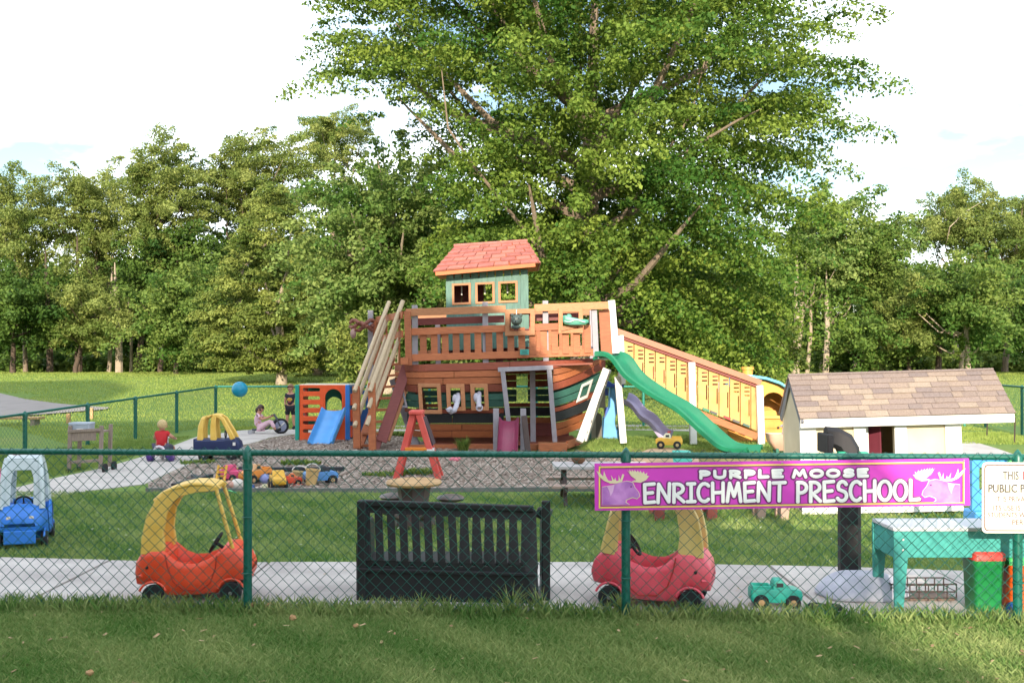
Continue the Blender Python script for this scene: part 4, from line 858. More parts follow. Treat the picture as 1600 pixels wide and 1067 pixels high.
def text(s, x0, x1, yb, hpx, m, par, mp, bold=.0, d=.004):
    cu = bpy.data.curves.new('txt', 'FONT'); cu.body = s; cu.offset = bold; cu.resolution_u = 3
    o = bpy.data.objects.new('txt', cu); C.objects.link(o); dg = bpy.context.evaluated_depsgraph_get(); me = bpy.data.meshes.new_from_object(o.evaluated_get(dg)); bpy.data.objects.remove(o)
    xs_ = [v.co.x for v in me.vertices]; ys_ = [v.co.y for v in me.vertices]; a, c, e = min(xs_), max(xs_), max(ys_)
    b = MB(); b.add([mp(x0 + (v.co.x - a)/(c - a)*(x1 - x0), yb - v.co.y/e*hpx, -d) for v in me.vertices], [tuple(p.vertices) for p in me.polygons]); return b.obj('lettering', m, par)
text('THIS', 1566.5, 1591.5, 748.5, 13, M_ink, ws, wm, .012); text('I', 1598, 1600.5, 748.5, 13, M_inkred, ws, wm, .012)
text('PUBLIC P', 1544, 1601, 768.5, 12.5, M_ink, ws, wm, .02); text('IT IS PRIVA', 1555.5, 1601, 783, 8, M_brn, ws, wm); text('ITS USE IS', 1552, 1594, 797, 8, M_brn, ws, wm)
text('STUDENTS W', 1543.5, 1602, 807.5, 7.5, M_brn, ws, wm); text('PER', 1581.5, 1599, 819, 7.5, M_brn, ws, wm)

# ---------------------------------------------------------------- ride-on cars
def wheel(par, x, y, r, w, rim, name='wheel'):
    b = MB(); b.lathe([(r*.55, -w/2), (r*.93, -w/2), (r, -w*.3), (r, w*.3), (r*.93, w/2), (r*.55, w/2)], (x, y, r), 20, 'Y'); o = b.obj(name, M_rubber, par, True)
    s = 1 if y > 0 else -1
    b = MB(); b.lathe([(r*.54, -w*.45), (r*.5, w*.46*1), (r*.2, w*.40), (r*.15, w*.55), (.003, w*.55)] if s > 0 else [(r*.54, w*.45), (r*.5, -w*.46), (r*.2, -w*.40), (r*.15, -w*.55), (.003, -w*.55)], (x, y, r), 16, 'Y'); b.obj('rim', rim, o, True)
    return o
def coupe(label, loc, rz, mb, mr, style, group='ride-on cars', scale=1, pitch=0, mrim=None, inner=None):
    r = thing('ride_on_car', label, 'ride-on car', loc, rz, group, worldco=False, ry=pitch); r.scale = (scale,)*3
    st = [(-.44, .19, .29, .15, 0), (-.425, .15, .34, .19, 0), (-.38, .15, .40, .215, 0), (-.30, .16, .425, .228, 0), (-.235, .145, .42, .232, 0), (-.215, .10, .425, .234, .03), (-.20, .065, .42, .235, .20), (-.12, .06, .35, .238, .2), (-.05, .06, .318, .24, .2), (.04, .06, .318, .24, .2), (.12, .065, .345, .238, .2), (.19, .07, .385, .233, .2), (.205, .09, .40, .232, .02), (.25, .14, .425, .228, 0), (.32, .155, .425, .218, 0), (.385, .16, .38, .205, 0), (.43, .165, .325, .175, 0), (.45, .20, .285, .14, 0)]
    rings = []
    for x, zb, zt, hw, d in st:
        L = [(hw*.62, zb), (hw*.88, zb + .02), (hw, zb + .07), (hw*1.02, (zb + zt)/2), (hw, zt - .05), (hw - .012, zt - .012), (hw - .03, zt)]
        L += [(hw - .05, zt - .01 - d*.1), (hw - .06, zt - d*.5), (hw - .075, zt - d), (hw*.3, zt - d + (.018 if d == 0 else 0))] if d else [(hw - .05, zt + .006), (hw - .08, zt + .012), (hw*.5, zt + .018), (hw*.25, zt + .022)]
        rings.append([Vector((x, y, z)) for y, z in L] + [Vector((x, -y, z)) for y, z in L[::-1]])
    b = MB(); b.loft(rings); body = b.obj('body', mb, r, True)
    for s in (-1, 1):                                          # door crease and wheel arches
        b = MB(); b.tube([(-.19, s*.236, .40), (-.17, s*.243, .30), (-.13, s*.243, .19), (-.05, s*.242, .12), (.08, s*.242, .115), (.15, s*.242, .17), (.19, s*.240, .28), (.2, s*.234, .38)], .0045, 6); b.obj('door_seam', mat('seam_dark', 'a02c18', .6, .1, 9) if style != 'police' else mat('seam_navy', '163a6a', .6, .1, 9), body, True)
        for x in (-.29, .30):
            b = MB(); b.tube([(x + .105*math.cos(R(a)), s*(.231 if x < 0 else .221), .085 + .105*math.sin(R(a))) for a in range(20, 161, 14)], .010, 6); b.obj('wheel_arch', mb, body, True)
        b = MB(); b.lathe([(.012, -.004), (.012, .004)], (-.33, s*.228, .30), 10, 'Y'); b.obj('fuel_cap', M_rubber, body)
    b = MB(); b.tube([(-.435, -.12, .235), (-.41, -.19, .235), (-.37, -.222, .24)], .012, 6); b.tube([(-.435, .12, .235), (-.41, .19, .235), (-.37, .222, .24)], .012, 6); b.obj('bumper_rib', mb, body, True)
    b = MB(); b.tube([(.30, -.2, .083), (.30, .2, .083)], .009, 6); b.tube([(-.29, -.2, .083), (-.29, .2, .083)], .009, 6); b.obj('axle', M_grey, r)
    for s in (-1, 1): b = MB(); b.lathe([(.04, -.006), (.044, .004), (.03, .012), (.004, .014)], (.425, s*.1, .30), 12, 'X'); b.obj('headlight', mat('lamp_cream', 'c8c0a8', .3, .1, 9), r, True)
    b = MB(); b.box((-.14, 0, .25), (.12, .30, .03)); b.box((-.195, 0, .32), (.03, .30, .16)); b.obj('seat', inner or mb, r, False, .012)
    side = [(-.385, .40), (-.378, .52), (-.345, .68), (-.27, .82), (-.15, .905), (.0, .93), (.14, .925), (.215, .905), (.225, .885), (.15, .868), (.03, .862), (-.07, .84), (-.14, .79), (-.19, .70), (-.212, .56), (-.20, .44), (-.21, .40)]
    for s in (-1, 1):
        b = MB(); b.plate(side, [], lambda u, v, w, s=s: Vector((u, s*(.205 - .045*max(0, v - .45)/.45) - w*s, v)), .05); b.obj('rear_pillar', mr, r, False, .012)
    b = MB(); b.strip([(-.29, 0, .80), (-.21, 0, .865), (-.12, 0, .90), (0, 0, .925), (.12, 0, .92), (.205, 0, .897)], [.30, .32, .335, .335, .33, .31], .035); b.obj('roof', mr, r, True, .01)
    for s in (-1, 1):
        if style == 'thin': b = MB(); b.tube([(.185, s*.145, .90), (.25, s*.17, .66), (.315, s*.185, .42)], .015, 8); b.obj('front_post', mr, r, True)
        else: b = MB(); b.strip([(.17, s*.155, .90), (.23, s*.172, .80), (.275, s*.185, .64), (.31, s*.195, .40)], [.09, .085, .085, .13], .05, (1, 0, .2)); b.obj('front_pillar', mr, r, True)
    b = MB(); b.torus((0, 0, 0), .085, .011, 'Z', 20, 7)
    for a in (0, 120, 240): b.tube([(0, 0, 0), (.08*math.cos(R(a)), .08*math.sin(R(a)), 0)], .008, 5)
    for v in b.v: v.rotate(Matrix.Rotation(R(-58), 3, 'Y')); v += Vector((.15, 0, .44))
    b.obj('steering_wheel', M_rubber, r, True)
    b = MB(); b.tube([(.15, 0, .44), (.23, 0, .38)], .014, 6); b.obj('steering_column', M_rubber, r)
    for x in (-.29, .30):
        for s in (-1, 1): wheel(r, x, s*.215, .083, .06, mrim or mat('rim_silver', '9a9a98', .35, .1, 10, metal=.6))
    if style == 'police':
        b = MB(); b.plate([(-.185, .38), (.185, .38), (.18, .70), (.15, .86), (.09, .90), (-.09, .90), (-.15, .86), (-.18, .70)], [[(-.11, .42), (.11, .42), (.105, .70), (.08, .79), (-.08, .79), (-.105, .70)]], lambda u, v, w: Vector((.30 - (v - .4)*.22 + w, u, v)), .03); b.obj('windscreen_frame', mr, r, False, .01)
        for y, m in ((-.08, plas('lamp_red', 'a52a2a')), (0, M_white), (.08, plas('lamp_blue', '2a5fa5'))):
            b = MB(); b.box((.05, y, .955), (.06, .075, .05)); b.obj('light_bar', m, r, False, .012)
        b = MB(); b.box((.447, 0, .13), (.03, .30, .14)); b.obj('bumper', mb, r, False, .012)
    return r
M_red = plas('coupe_red', 'e54822', .4, tint='e8583a'); M_red2 = plas('coupe_pinkred', 'de4656', .42, tint='e06070'); M_ylw = plas('coupe_yellow', 'dbac40', .45, tint='e2bf66'); M_ylw2 = plas('coupe_pale', 'd4b868', .5, tint='dcc684')
coupe('red ride-on car with yellow roof and thin posts, left of the black bench', (-2.56, 8.34, 0), R(5), M_red, M_ylw, 'thin', scale=1.02, pitch=R(-1))
coupe('faded pink-red ride-on car with pale yellow pillars under the purple sign', (1.13, 8.14, 0), R(180 - 16), M_red2, M_ylw2, 'wide', scale=1.06)
coupe('blue police ride-on car with white frame and light bar on the grass at left', (-5.15, 10.85, 0), R(-72), plas('police_blue', '2a74cc'), plas('police_white', 'b9c4c6'), 'police', scale=1.0)
coupe('yellow ride-on car cut off by the left edge', (-6.05, 11.75, 0), R(-60), plas('ride_yellow', 'd0a040'), plas('ride_pink', 'c85a80'), 'wide', scale=.8)
# navy truck with yellow roll cage
tk = thing('ride_on_truck', 'navy ride-on truck with yellow roof frame on the curving walk', 'ride-on car', G(342, 719), R(4), 'ride-on cars', worldco=False)
M_navy = plas('navy', '1c2a52'); rings = []
for x, zb, zt, hw in ((-.42, .14, .38, .2), (-.40, .11, .42, .22), (-.1, .10, .42, .225), (.12, .10, .42, .225), (.2, .10, .44, .22), (.34, .12, .43, .2), (.41, .15, .36, .18), (.43, .18, .30, .15)):
    rings.append([Vector((x, y, z)) for y, z in ((-hw*.8, zb), (hw*.8, zb), (hw, zb + .05), (hw, zt - .03), (hw*.85, zt), (-hw*.85, zt), (-hw, zt - .03), (-hw, zb + .05))])
b = MB(); b.loft(rings); bo = b.obj('body', M_navy, tk, True, .01)
b = MB(); b.box((-.41, 0, .30), (.05, .42, .26)); b.obj('tailgate', M_navy, tk, False, .012)
b = MB(); b.box((.33, -.222, .33), (.05, .01, .06)); b.obj('headlight', M_white, tk); b = MB(); b.box((.425, 0, .2), (.06, .34, .08)); b.obj('bumper', plas('bumper_grey', '9a9a9a'), tk, False, .012)
for s in (-1, 1):
    b = MB(); b.strip([(-.31, s*.18, .40), (-.30, s*.175, .66), (-.26, s*.16, .80), (-.18, s*.15, .845), (-.08, s*.15, .855), (.02, s*.15, .85), (.1, s*.155, .80), (.24, s*.18, .55), (.30, s*.185, .42)], [.12, .10, .08, .08, .08, .08, .08, .09, .1], .05, (1, 0, .3)); b.obj('roof_frame', M_ylw, tk, True)
    b = MB(); b.strip([(-.06, s*.185, .40), (-.07, s*.18, .66), (-.06, s*.16, .84)], [.13, .10, .09], .05, (1, 0, 0)); b.obj('pillar', M_ylw, tk, True)
b = MB(); b.strip([(-.28, 0, .83), (-.1, 0, .87), (.06, 0, .85)], [.3, .32, .3], .03); b.obj('roof', M_ylw, tk, True)
b = MB(); b.torus((.13, 0, .5), .07, .012, 'X', 16, 6); b.obj('steering_wheel', M_rubber, tk, True)
for x in (-.24, .28):
    for s in (-1, 1): wheel(tk, x, s*.2, .10, .08, M_grey)

# ---------------------------------------------------------------- black bench seen from behind
bn = thing('bench', 'black slatted plastic bench seen from behind against the front fence', 'bench', (-.45, 8.2, 0))
M_bb = mat('bench_black', '16161a', .55, .25, 6, .1)
def bm_(u, v, w): return P(u, v, 8.18 - (u - 556)*.0004) + Vector((0, w, 0)) + Vector((0, .10*max(0, (870 - v))/100, 0))
sl_ = []
for k in range(13):
    x0 = 576 + k*19.3; sl_.append([(x0, 803 + k*.9), (x0 + 7.4, 803 + k*.9), (x0 + 11.6, 875 + k*.6), (x0 + 4.2, 875 + k*.6)])
b = MB(); b.plate([(558, 784), (830, 793), (838, 800), (842, 960), (557, 958), (556, 850), (561, 838)], sl_ + [rect(x0_[0][0] + 6, 879, x0_[0][0] + 12, 885) for x0_ in sl_], bm_, .035); b.obj('back_panel', M_bb, bn, False, .006)
for k in range(14):                                            # each upright slat stands proud of the panel
    x0 = 565.2 + k*19.3; b = MB(); b.plate([(x0, 800), (x0 + 8.6, 800), (x0 + 13, 876), (x0 + 4.6, 876)], [], lambda u, v, w: bm_(u, v, w - .006), .012); b.obj('slat', M_bb, bn, False, .004)
b = MB(); b.beam(bm_(558, 787, -.01), bm_(834, 796.5, -.01), .05, .06); b.obj('top_rail', M_bb, bn, False, .01)
b = MB(); b.beam(bm_(560, 889, -.015), bm_(838, 897, -.015), .03, .03); b.obj('seat_ledge', M_bb, bn, False, .008)
b = MB(); b.box((-.5, 8.46, .285), (1.42, .5, .06)); b.obj('seat', M_bb, bn, False, .012)
for x in (559, 846):
    cx = P(x, 900, 8.2).x; b = MB(); b.plate([(0, .02), (.55, .02), (.55, .56), (.45, .62), (.12, .64), (.02, .82), (-.02, .82), (0, .5)], [[(.12, .12), (.45, .12), (.45, .34), (.12, .34)]] if x > 700 else [], lambda u, v, w, cx=cx: Vector((cx + w, 8.16 + u, v)), .07); b.obj('arm_side', M_bb, bn, False, .012)
b = MB(); b.beam(P(845, 802, 8.25), P(855, 800, 8.5), .09, .09); b.obj('arm_pad', M_bb, bn, False, .02)

# ---------------------------------------------------------------- tables
rt = thing('round_picnic_table', 'round tan children\'s picnic table with brown seats behind the bench', 'table', (-1.14, 11.9, 0), worldco=False)
b = MB(); b.lathe([(.02, .47), (.24, .47), (.31, .485), (.325, .51), (.31, .535), (.2, .545), (.02, .545)], (0, 0, 0), 28); b.obj('table_top', M_tan, rt, True)
b = MB(); b.lathe([(.26, .0), (.24, .12), (.17, .3), (.2, .47)], (0, 0, 0), 8); b.obj('pedestal', plas('brown_plastic', '4a3a36'), rt, True)
for a in (35, 125, 215, 305):
    ca, sa = math.cos(R(a)), math.sin(R(a)); b = MB(); b.strip([(.18*ca, .18*sa, .1), (.38*ca, .38*sa, .2), (.5*ca, .5*sa, .28)], .16, .05, (-sa, ca, 0)); b.ball((.5*ca, .5*sa, .29), (.17, .17, .05), 12, 6); b.obj('seat', plas('seat_brown', '5d504c'), rt, True)
pt = thing('picnic_table', 'weathered grey picnic table half hidden by the left end of the purple sign', 'table', G(930, 786))
M_pt = mat('grey_plank', 'a8a2a0', .8, .12, 6, .15, stretch=(1, 8, 8)); tc_ = G(930, 786); tx = tc_.x
for k in range(4):
    b = MB(); b.box((tx + .08, tc_.y - .18 + k*.165, .50), (1.3, .155, .045)); b.obj('top_plank', M_pt, pt, False, .008)
for s in (-1, 1):
    for k in range(2):
        b = MB(); b.box((tx + .08, tc_.y + .07 + s*(.48 + .0) + k*.10, .27), (1.45, .095, .04)); b.obj('bench_plank', mat('bench_plank', '9a8478', .8, .15, 6, .1), pt, False, .008)
    for x in (-.42, .5):
        b = MB(); b.beam((tx + x, tc_.y + .07 + s*.5, .0), (tx + x, tc_.y + .07 + s*.16, .47), .09, .05, (1, 0, 0)); b.obj('leg', M_darkwood, pt, False, .006)
b = MB()
for x in (-.42, .5): b.box((tx + x, tc_.y + .07, .24), (.05, 1.15, .07))
b.obj('brace', M_darkwood, pt)
wb = thing('wicker_bowl', 'small brown bowl on the grey picnic table', 'bowl', (tx - .22, tc_.y + .1, .525), worldco=False)
b = MB(); b.lathe([(.05, 0), (.085, .03), (.095, .07), (.085, .07), (.07, .03), (.004, .015)], n=14); b.obj('shell', mat('wicker', '6d4a30', .8, .25, 30, .4), wb, True)
b = MB(); b.torus((0, 0, .07), .09, .01, 'Z', 16, 5); b.obj('rim', mat('wicker', '6d4a30'), wb, True)
rb = thing('low_table', 'low red-brown table mostly hidden behind the purple sign', 'table', G(1080, 813)); g0 = G(1080, 813)
for k in range(4): b = MB(); b.box((g0.x + .05, g0.y + .05 + k*.13, .40), (1.2, .12, .04)); b.obj('top_plank', M_redwood, rb, False, .006)
for x in (1030, 1112):
    for d in (0, .45):
        b = MB(); p = P(x, 813, g0.y); b.beam((p.x, g0.y + d, 0), (p.x + .01, g0.y + d, .38), .12, .08); b.obj('leg', mat('leg_red', '7a3a30', .7, .15, 8), rb, False, .006)
st_ = thing('tan_stool', 'pale tan stool leg showing below the sign left of the shed', 'stool', G(1225, 812)); p = G(1225, 812)
b = MB(); b.box((p.x - .1, p.y + .12, .36), (.42, .34, .05)); b.obj('seat', M_tan, st_, False, .02)
for dx, dy in ((0, 0), (-.28, 0), (0, .24), (-.28, .24)): b = MB(); b.beam((p.x + dx, p.y + dy, 0), (p.x + dx + .02, p.y + dy, .34), .09, .07, t2=.13); b.obj('leg', mat('stool_tan', 'a08676', .7, .1, 8), st_, False, .008)
# teal work table at right
tt = thing('work_table', 'teal metal table with tapered legs behind the fence at right', 'table', (3.5, 7.95, 0))
M_tt = mat('teal_metal', '2f8a84', .5, .12, 14, tint='3f9a92')
b = MB(); b.box((3.55, 7.99, .655), (1.32, .46, .03)); b.obj('top', mat('top_grey', 'b4b8bc', .5, .06, 6), tt, False, .006)
for yy in (7.78, 8.2): b = MB(); b.box((3.55, yy, .54), (1.28, .02, .2)); b.obj('apron', M_tt, tt, False, .004)
for xx in (2.91, 4.19): b = MB(); b.box((xx, 7.99, .54), (.02, .40, .2)); b.obj('side_apron', M_tt, tt)
for xx, s in ((2.90, 1), (4.20, -1)):
    for yy in (7.765, 8.215):
        b = MB(); b.add([(xx, yy - .012, 0), (xx + s*.06, yy - .012, 0), (xx + s*.115, yy - .012, .64), (xx - s*.01, yy - .012, .64), (xx, yy + .012, 0), (xx + s*.06, yy + .012, 0), (xx + s*.115, yy + .012, .64), (xx - s*.01, yy + .012, .64)], [(0,1,2,3),(7,6,5,4),(0,4,5,1),(1,5,6,2),(2,6,7,3),(3,7,4,0)]); lg = b.obj('leg', M_tt, tt)
        for zz in (.50, .58): b = MB(); b.ball((xx + s*.06, yy - .016, zz), .009, 8, 5); b.obj('bolt', M_white, lg, True)
gl = thing('grey_lid', 'grey domed plastic lid lying on the teal table', 'lid', (4.0, 7.98, .672), worldco=False)
b = MB(); b.ball((0, 0, .02), (.27, .2, .11), 18, 8); b.obj('dome', plas('lid_grey', '8f98a8'), gl, True); b = MB(); b.torus((0, 0, .02), .25, .02, 'Z', 22, 6); b.obj('rim', plas('lid_grey', '8f98a8'), gl, True)
bp_ = thing('blue_play_panel', 'blue plastic panel standing behind the notice at right', 'panel', P(1545, 800, 10.6)); 
b = MB(); b.plate(rrect(1519, 712, 1590, 800, 4), [rrect(1530, 730, 1580, 765, 3)], pxm(10.6), .06); b.obj('panel', plas('sky_blue', '3f8fd0'), bp_, False, .01)
b = MB(); b.box(P(1555, 800, 10.6) + Vector((0, .05, -.15)), (.5, .3, .34)); b.obj('base', plas('sky_blue', '3f8fd0'), bp_, False, .02)
b = MB(); b.box(P(1583, 718, 10.5), (.1, .06, .07)); b.obj('green_cap', plas('leaf_green', '3fae5a'), bp_, False, .01)
bk_ = thing('wire_crate', 'brown wire crate on the concrete under the teal table', 'crate', (3.27, 8.25, 0), worldco=False); b = MB()
for z in (.05, .1, .16):
    b.tube([(-.26, -.12, z), (.26, -.12, z), (.26, .12, z), (-.26, .12, z), (-.26, -.12, z)], .006, 5)
for k in range(8): b.tube([(-.26 + k*.074, -.12, .16), (-.26 + k*.074, -.12, .035), (-.26 + k*.074, .12, .035), (-.26 + k*.074, .12, .16)], .006, 5)
b.obj('wires', mat('crate_brown', '3d3230', .6, .2, 10), bk_)
b = MB(); b.box((0, 0, .035), (.5, .22, .02)); b.obj('tray', mat('crate_tray', '6a5a50', .7, .2, 10), bk_, False, .005)
# bins
def binn(label, x, y, w, d, h, mb, ml, rz=0):
    r = thing('bin', label, 'bin', (x, y, 0), rz, 'bins under the teal table', worldco=False); rings = []
    for z, k in ((0, .86), (h*.1, .88), (h*.9, .985), (h*.93, 1.05), (h, 1.05)): rings.append([Vector((p[0]*k, p[1]*k, z)) for p in rrect(-w/2, -d/2, w/2, d/2, .03, 3)])
    b = MB(); b.loft(rings); b.obj('body', mb, r, True); b = MB(); b.loft([[Vector((p[0], p[1], z)) for p in rrect(-w/2*k, -d/2*k, w/2*k, d/2*k, .03, 3)] for z, k in ((h + .002, 1.09), (h + .05, 1.07), (h + .065, .95))]); b.obj('lid', ml, r, True); return r
binn('tall green bin with red lid under the teal table', 3.615, 7.86, .23, .24, .42, plas('bin_green', '17783f'), plas('bin_red', 'c23a30'))
binn('orange bin with green lid at the right edge under the teal table', 3.90, 7.9, .24, .26, .38, plas('bin_orange', 'd0571c'), plas('bin_lime', '3fa85a'))
bs = thing('toy_ball', 'small blue ball by the orange bin at the right edge', 'ball', (3.80, 7.76, .0), worldco=False); b = MB(); b.ball((0, 0, .055), .055); b.torus((0, 0, .055), .054, .003, 'Z', 18, 4); b.obj('shell', plas('ball_blue', '2458a8'), bs, True)
# toy basketball stand
bs = thing('basketball_stand', 'black curved basketball post standing in a lumpy white base', 'basketball stand', (2.82, 8.45, 0)); M_bp = mat('post_black', '1d1a1c', .6, .25, 8, stretch=(6, 6, 1))
b = MB(); X0 = 2.80; yb_ = 8.5
b.strip([(X0, yb_, .1), (X0, yb_, .6), (X0, yb_, 1.10), (X0 - .01, yb_, 1.19), (X0 - .05, yb_, 1.26), (X0 - .12, yb_, 1.295), (X0 - .20, yb_, 1.30)], [.15, .15, .15, .14, .13, .13, .12], .17, (0, 1, 0)); b.obj('pole', M_bp, bs, True)
b = MB(); b.box((X0 - .2, yb_, 1.25), (.05, .3, .16)); b.obj('bracket', M_bp, bs, False, .01)
for dx in (-.09, .09): b = MB(); b.box((X0 + dx, yb_ - .08, 1.155), (.07, .06, .06)); b.obj('collar_clip', plas('clip_green', '1f9f78'), bs, False, .01)
rings = []; rr_ = random.Random(4)
for z, k in ((0, 1), (.05, 1.02), (.11, .93), (.17, .72), (.21, .48), (.225, .2)):
    rings.append([Vector((2.84 + .38*k*math.cos(t)*(1 + .12*math.sin(3*t + 1)) + rr_.uniform(-.012, .012), 8.32 + .27*k*math.sin(t)*(1 + .1*math.cos(2*t)) + rr_.uniform(-.012, .012), z + rr_.uniform(-.012, .012)*(z > 0))) for t in [2*math.pi*j/22 for j in range(22)]])
b = MB(); b.loft(rings); o = b.obj('base', mat('base_white', 'a6a9b8', .7, .1, 8, .5, bscale=18, tint='b9bac4'), bs, True); o.data.update()
s_ = o.modifiers.new('s', 'SUBSURF'); s_.levels = 1; s_.render_levels = 2
# turquoise toy pickup, its wheel parts beside it
def toytruck(label, loc, rz, sc, mb, mc, bed=True, name='toy_truck', group=None, wheels=M_rubber):
    r = thing(name, label, 'toy', loc, rz, group, worldco=False); r.scale = (sc,)*3
    b = MB(); b.loft([[Vector((x, y*w, z)) for y, z in ((-1, z0), (1, z0), (1.05, (z0 + z1)/2), (.95, z1), (-.95, z1), (-1.05, (z0 + z1)/2))] for x, w, z0, z1 in ((-.5, .17, .2, .36), (-.47, .2, .16, .40), (0, .21, .14, .40), (.1, .21, .14, .41), (.38, .2, .15, .40), (.48, .18, .19, .36), (.5, .15, .22, .32))]); b.obj('body', mb, r, True, .01)
    b = MB(); b.loft([[Vector((x, y*.19*k, z)) for y in (-1, 1)][::1] + [Vector((x2, y*.19*k, z)) for y in (1, -1)] for z, x, x2, k in ((.38, -.08, .26, 1), (.50, -.06, .18, .95), (.57, -.03, .12, .86))]); cab = b.obj('cab', mc, r, True, .015)
    for s in (-1, 1): b = MB(); b.box((.06, s*.187, .48), (.13, .01, .08)); b.obj('window', M_black, cab, False, .004)
    if bed: b = MB(); b.plate(rect(-.46, -.17, -.1, .17), [rect(-.43, -.14, -.13, .14)], lambda u, v, w: Vector((u, v, .395 + w)), .06); b.obj('bed_rim', mb, r, False, .008)
    for x in (-.3, .31):
        for s in (-1, 1): b = MB(); b.lathe([(.06, -.05), (.135, -.05), (.15, -.02), (.15, .02), (.135, .05), (.06, .05)], (x, s*.2, .15), 14, 'Y'); w_ = b.obj('wheel', wheels, r, True); b = MB(); b.lathe([(.062, -.053), (.02, -.057), (.062, .053), (.02, .057)], (x, s*.2, .15), 10, 'Y'); b.obj('hub', M_tan, w_, True)
    return r
toytruck('turquoise toy pickup truck by the white basketball base', (2.06, 8.02, 0), R(-4), .40, plas('turq', '1fa08c'), plas('turq', '1fa08c'), group='toys along the front fence')
for x, y, r_, l in ((2.36, 7.93, .05, 'small loose black toy wheel next to the turquoise pickup'), (2.47, 7.9, .055, 'loose black toy wheel in front of the white base')):
    o = thing('loose_toy', l, 'toy', (x, y, 0), R(30), 'toys along the front fence', worldco=False); b = MB(); b.torus((0, 0, .028), r_, .026, 'Z', 16, 7); b.obj('tyre', M_rubber, o, True); b = MB(); b.lathe([(.035, .012), (.04, .04), (.01, .045)], n=12); b.obj('hub', M_tan, o, True)
# broken brick bits in the grass
for i, (x, y, s) in enumerate(((393, 956, .062), (423, 957, .06), (457, 974, .045), (556, 986, .035), (212, 948, .04), (140, 1062, .04))):
    g = G(x, y); b = MB(); b.ball((0, 0, s*.45), (s*.62, s*.5, s*.45), 7, 5)
    for v in b.v: v.x += random.uniform(-.15, .15)*s; v.z = max(0, v.z + random.uniform(-.12, .12)*s)
    o = b.obj('stone', mat('brick_bit', 'a8845c', .9, .2, 20, .3)); o.location = g + Vector((0, 0, .025)); tag(o, ['tan brick bit right of the left fence post, nearer the post', 'second tan brick bit right of the left fence post', 'small pinkish stone in the lawn right of the brick bits', 'tiny stone in the lawn below the black bench', 'small pale stone behind the red car wheel', 'small tan stone at the bottom edge of the lawn'][i], 'stone', 'stones in the front lawn')
# ---------------------------------------------------------------- orange climber with blue slide
CY = 24.2
cb = thing('cube_climber', 'orange and teal cube climber with a blue slide left of the ship', 'climber', P(505, 689, CY))
slots = [rrect(473, 606 + k*12.9, 500, 611.5 + k*12.9, 2.6, 4) for k in range(6)]
M_or = plas('climber_orange', 'dc5626'); M_tq = plas('climber_teal', '12907c'); M_bl = plas('climber_blue', '2f78c8'); M_bl2 = plas('climber_navy', '1d4f86')
ar = arch(507.5, 641, 535, 607)
b = MB(); b.plate(rect(468, 601.5, 540, 688), slots + [ar], pxm(CY), .10); b.obj('front_panel', M_or, cb, False, .012)
b = MB(); b.plate(arch(505.5, 641.5, 537, 605), [arch(508, 642 - .6, 534.5, 607.6)], lambda u, v, w: P(u, v, CY) + Vector((0, w - .02, 0)), .03); b.obj('arch_trim', M_or, cb, False, .006)
b = MB(); b.beam(P(465, 601, CY + .05), P(465, 688.5, CY + .05), .10, .14); b.obj('corner_post', M_tq, cb, False, .02)
b = MB(); b.beam(P(543.5, 601, CY + .05), P(543.5, 688.5, CY + .05), .11, .14); b.obj('corner_post', M_bl, cb, False, .02)
XL, XR_ = P(464, 0, CY).x, P(544, 0, CY).x
zt = P(0, 603, CY).z
b = MB(); b.plate(rect(.15, .05, 1.15, zt), [rrect(.3, .25 + k*.28, .95, .37 + k*.28, .05, 3) for k in range(4)], lambda u, v, w: Vector((XL - .02 + w, CY + u, v)), .06); b.obj('side_panel', plas('climber_red', 'b8443c'), cb, False, .01)
b = MB(); b.plate(rect(.15, .05, 1.15, zt), [rrect(.3, .7, .9, 1.1, .08, 3)], lambda u, v, w: Vector((XR_ + w, CY + u, v)), .06); b.obj('side_panel', M_bl2, cb, False, .01)
b = MB(); b.plate(rect(552, 610, 575, 684), [rrect(556, 616, 571, 640, 3, 3)], pxm(CY + .5), .06); b.obj('wing_panel', M_bl2, cb, False, .01)
for k in range(3): b = MB(); b.box(P(548.5, 624 + k*25, CY + .1), (.07, .1, .28)); b.obj('clip', M_or, cb, False, .015)
b = MB(); b.plate(rect(470, 605, 540, 672), [arch(510, 672 - 15, 534, 620), rrect(478, 612, 500, 650, 4, 3)], pxm(CY + 1.2), .06); b.obj('rear_panel', M_tq, cb, False, .01)
b = MB(); b.box(((XL + XR_)/2, CY + .65, zt + .01), (XR_ - XL, 1.1, .05)); b.obj('top_rim', plas('climber_cream', 'cfc6b2'), cb, False, .02)
s = slide('toddler_slide', 'short sky-blue slide hooked onto the orange climber', [P(521.5, 641, 23.95), P(520, 646, 23.85), P(511, 668, 23.5), P(502, 690, 23.15), P(500.5, 694.5, 23.05)], (1, 0, 0), .58, .07, plas('slide_blue', '4a94d6', .35), .03)
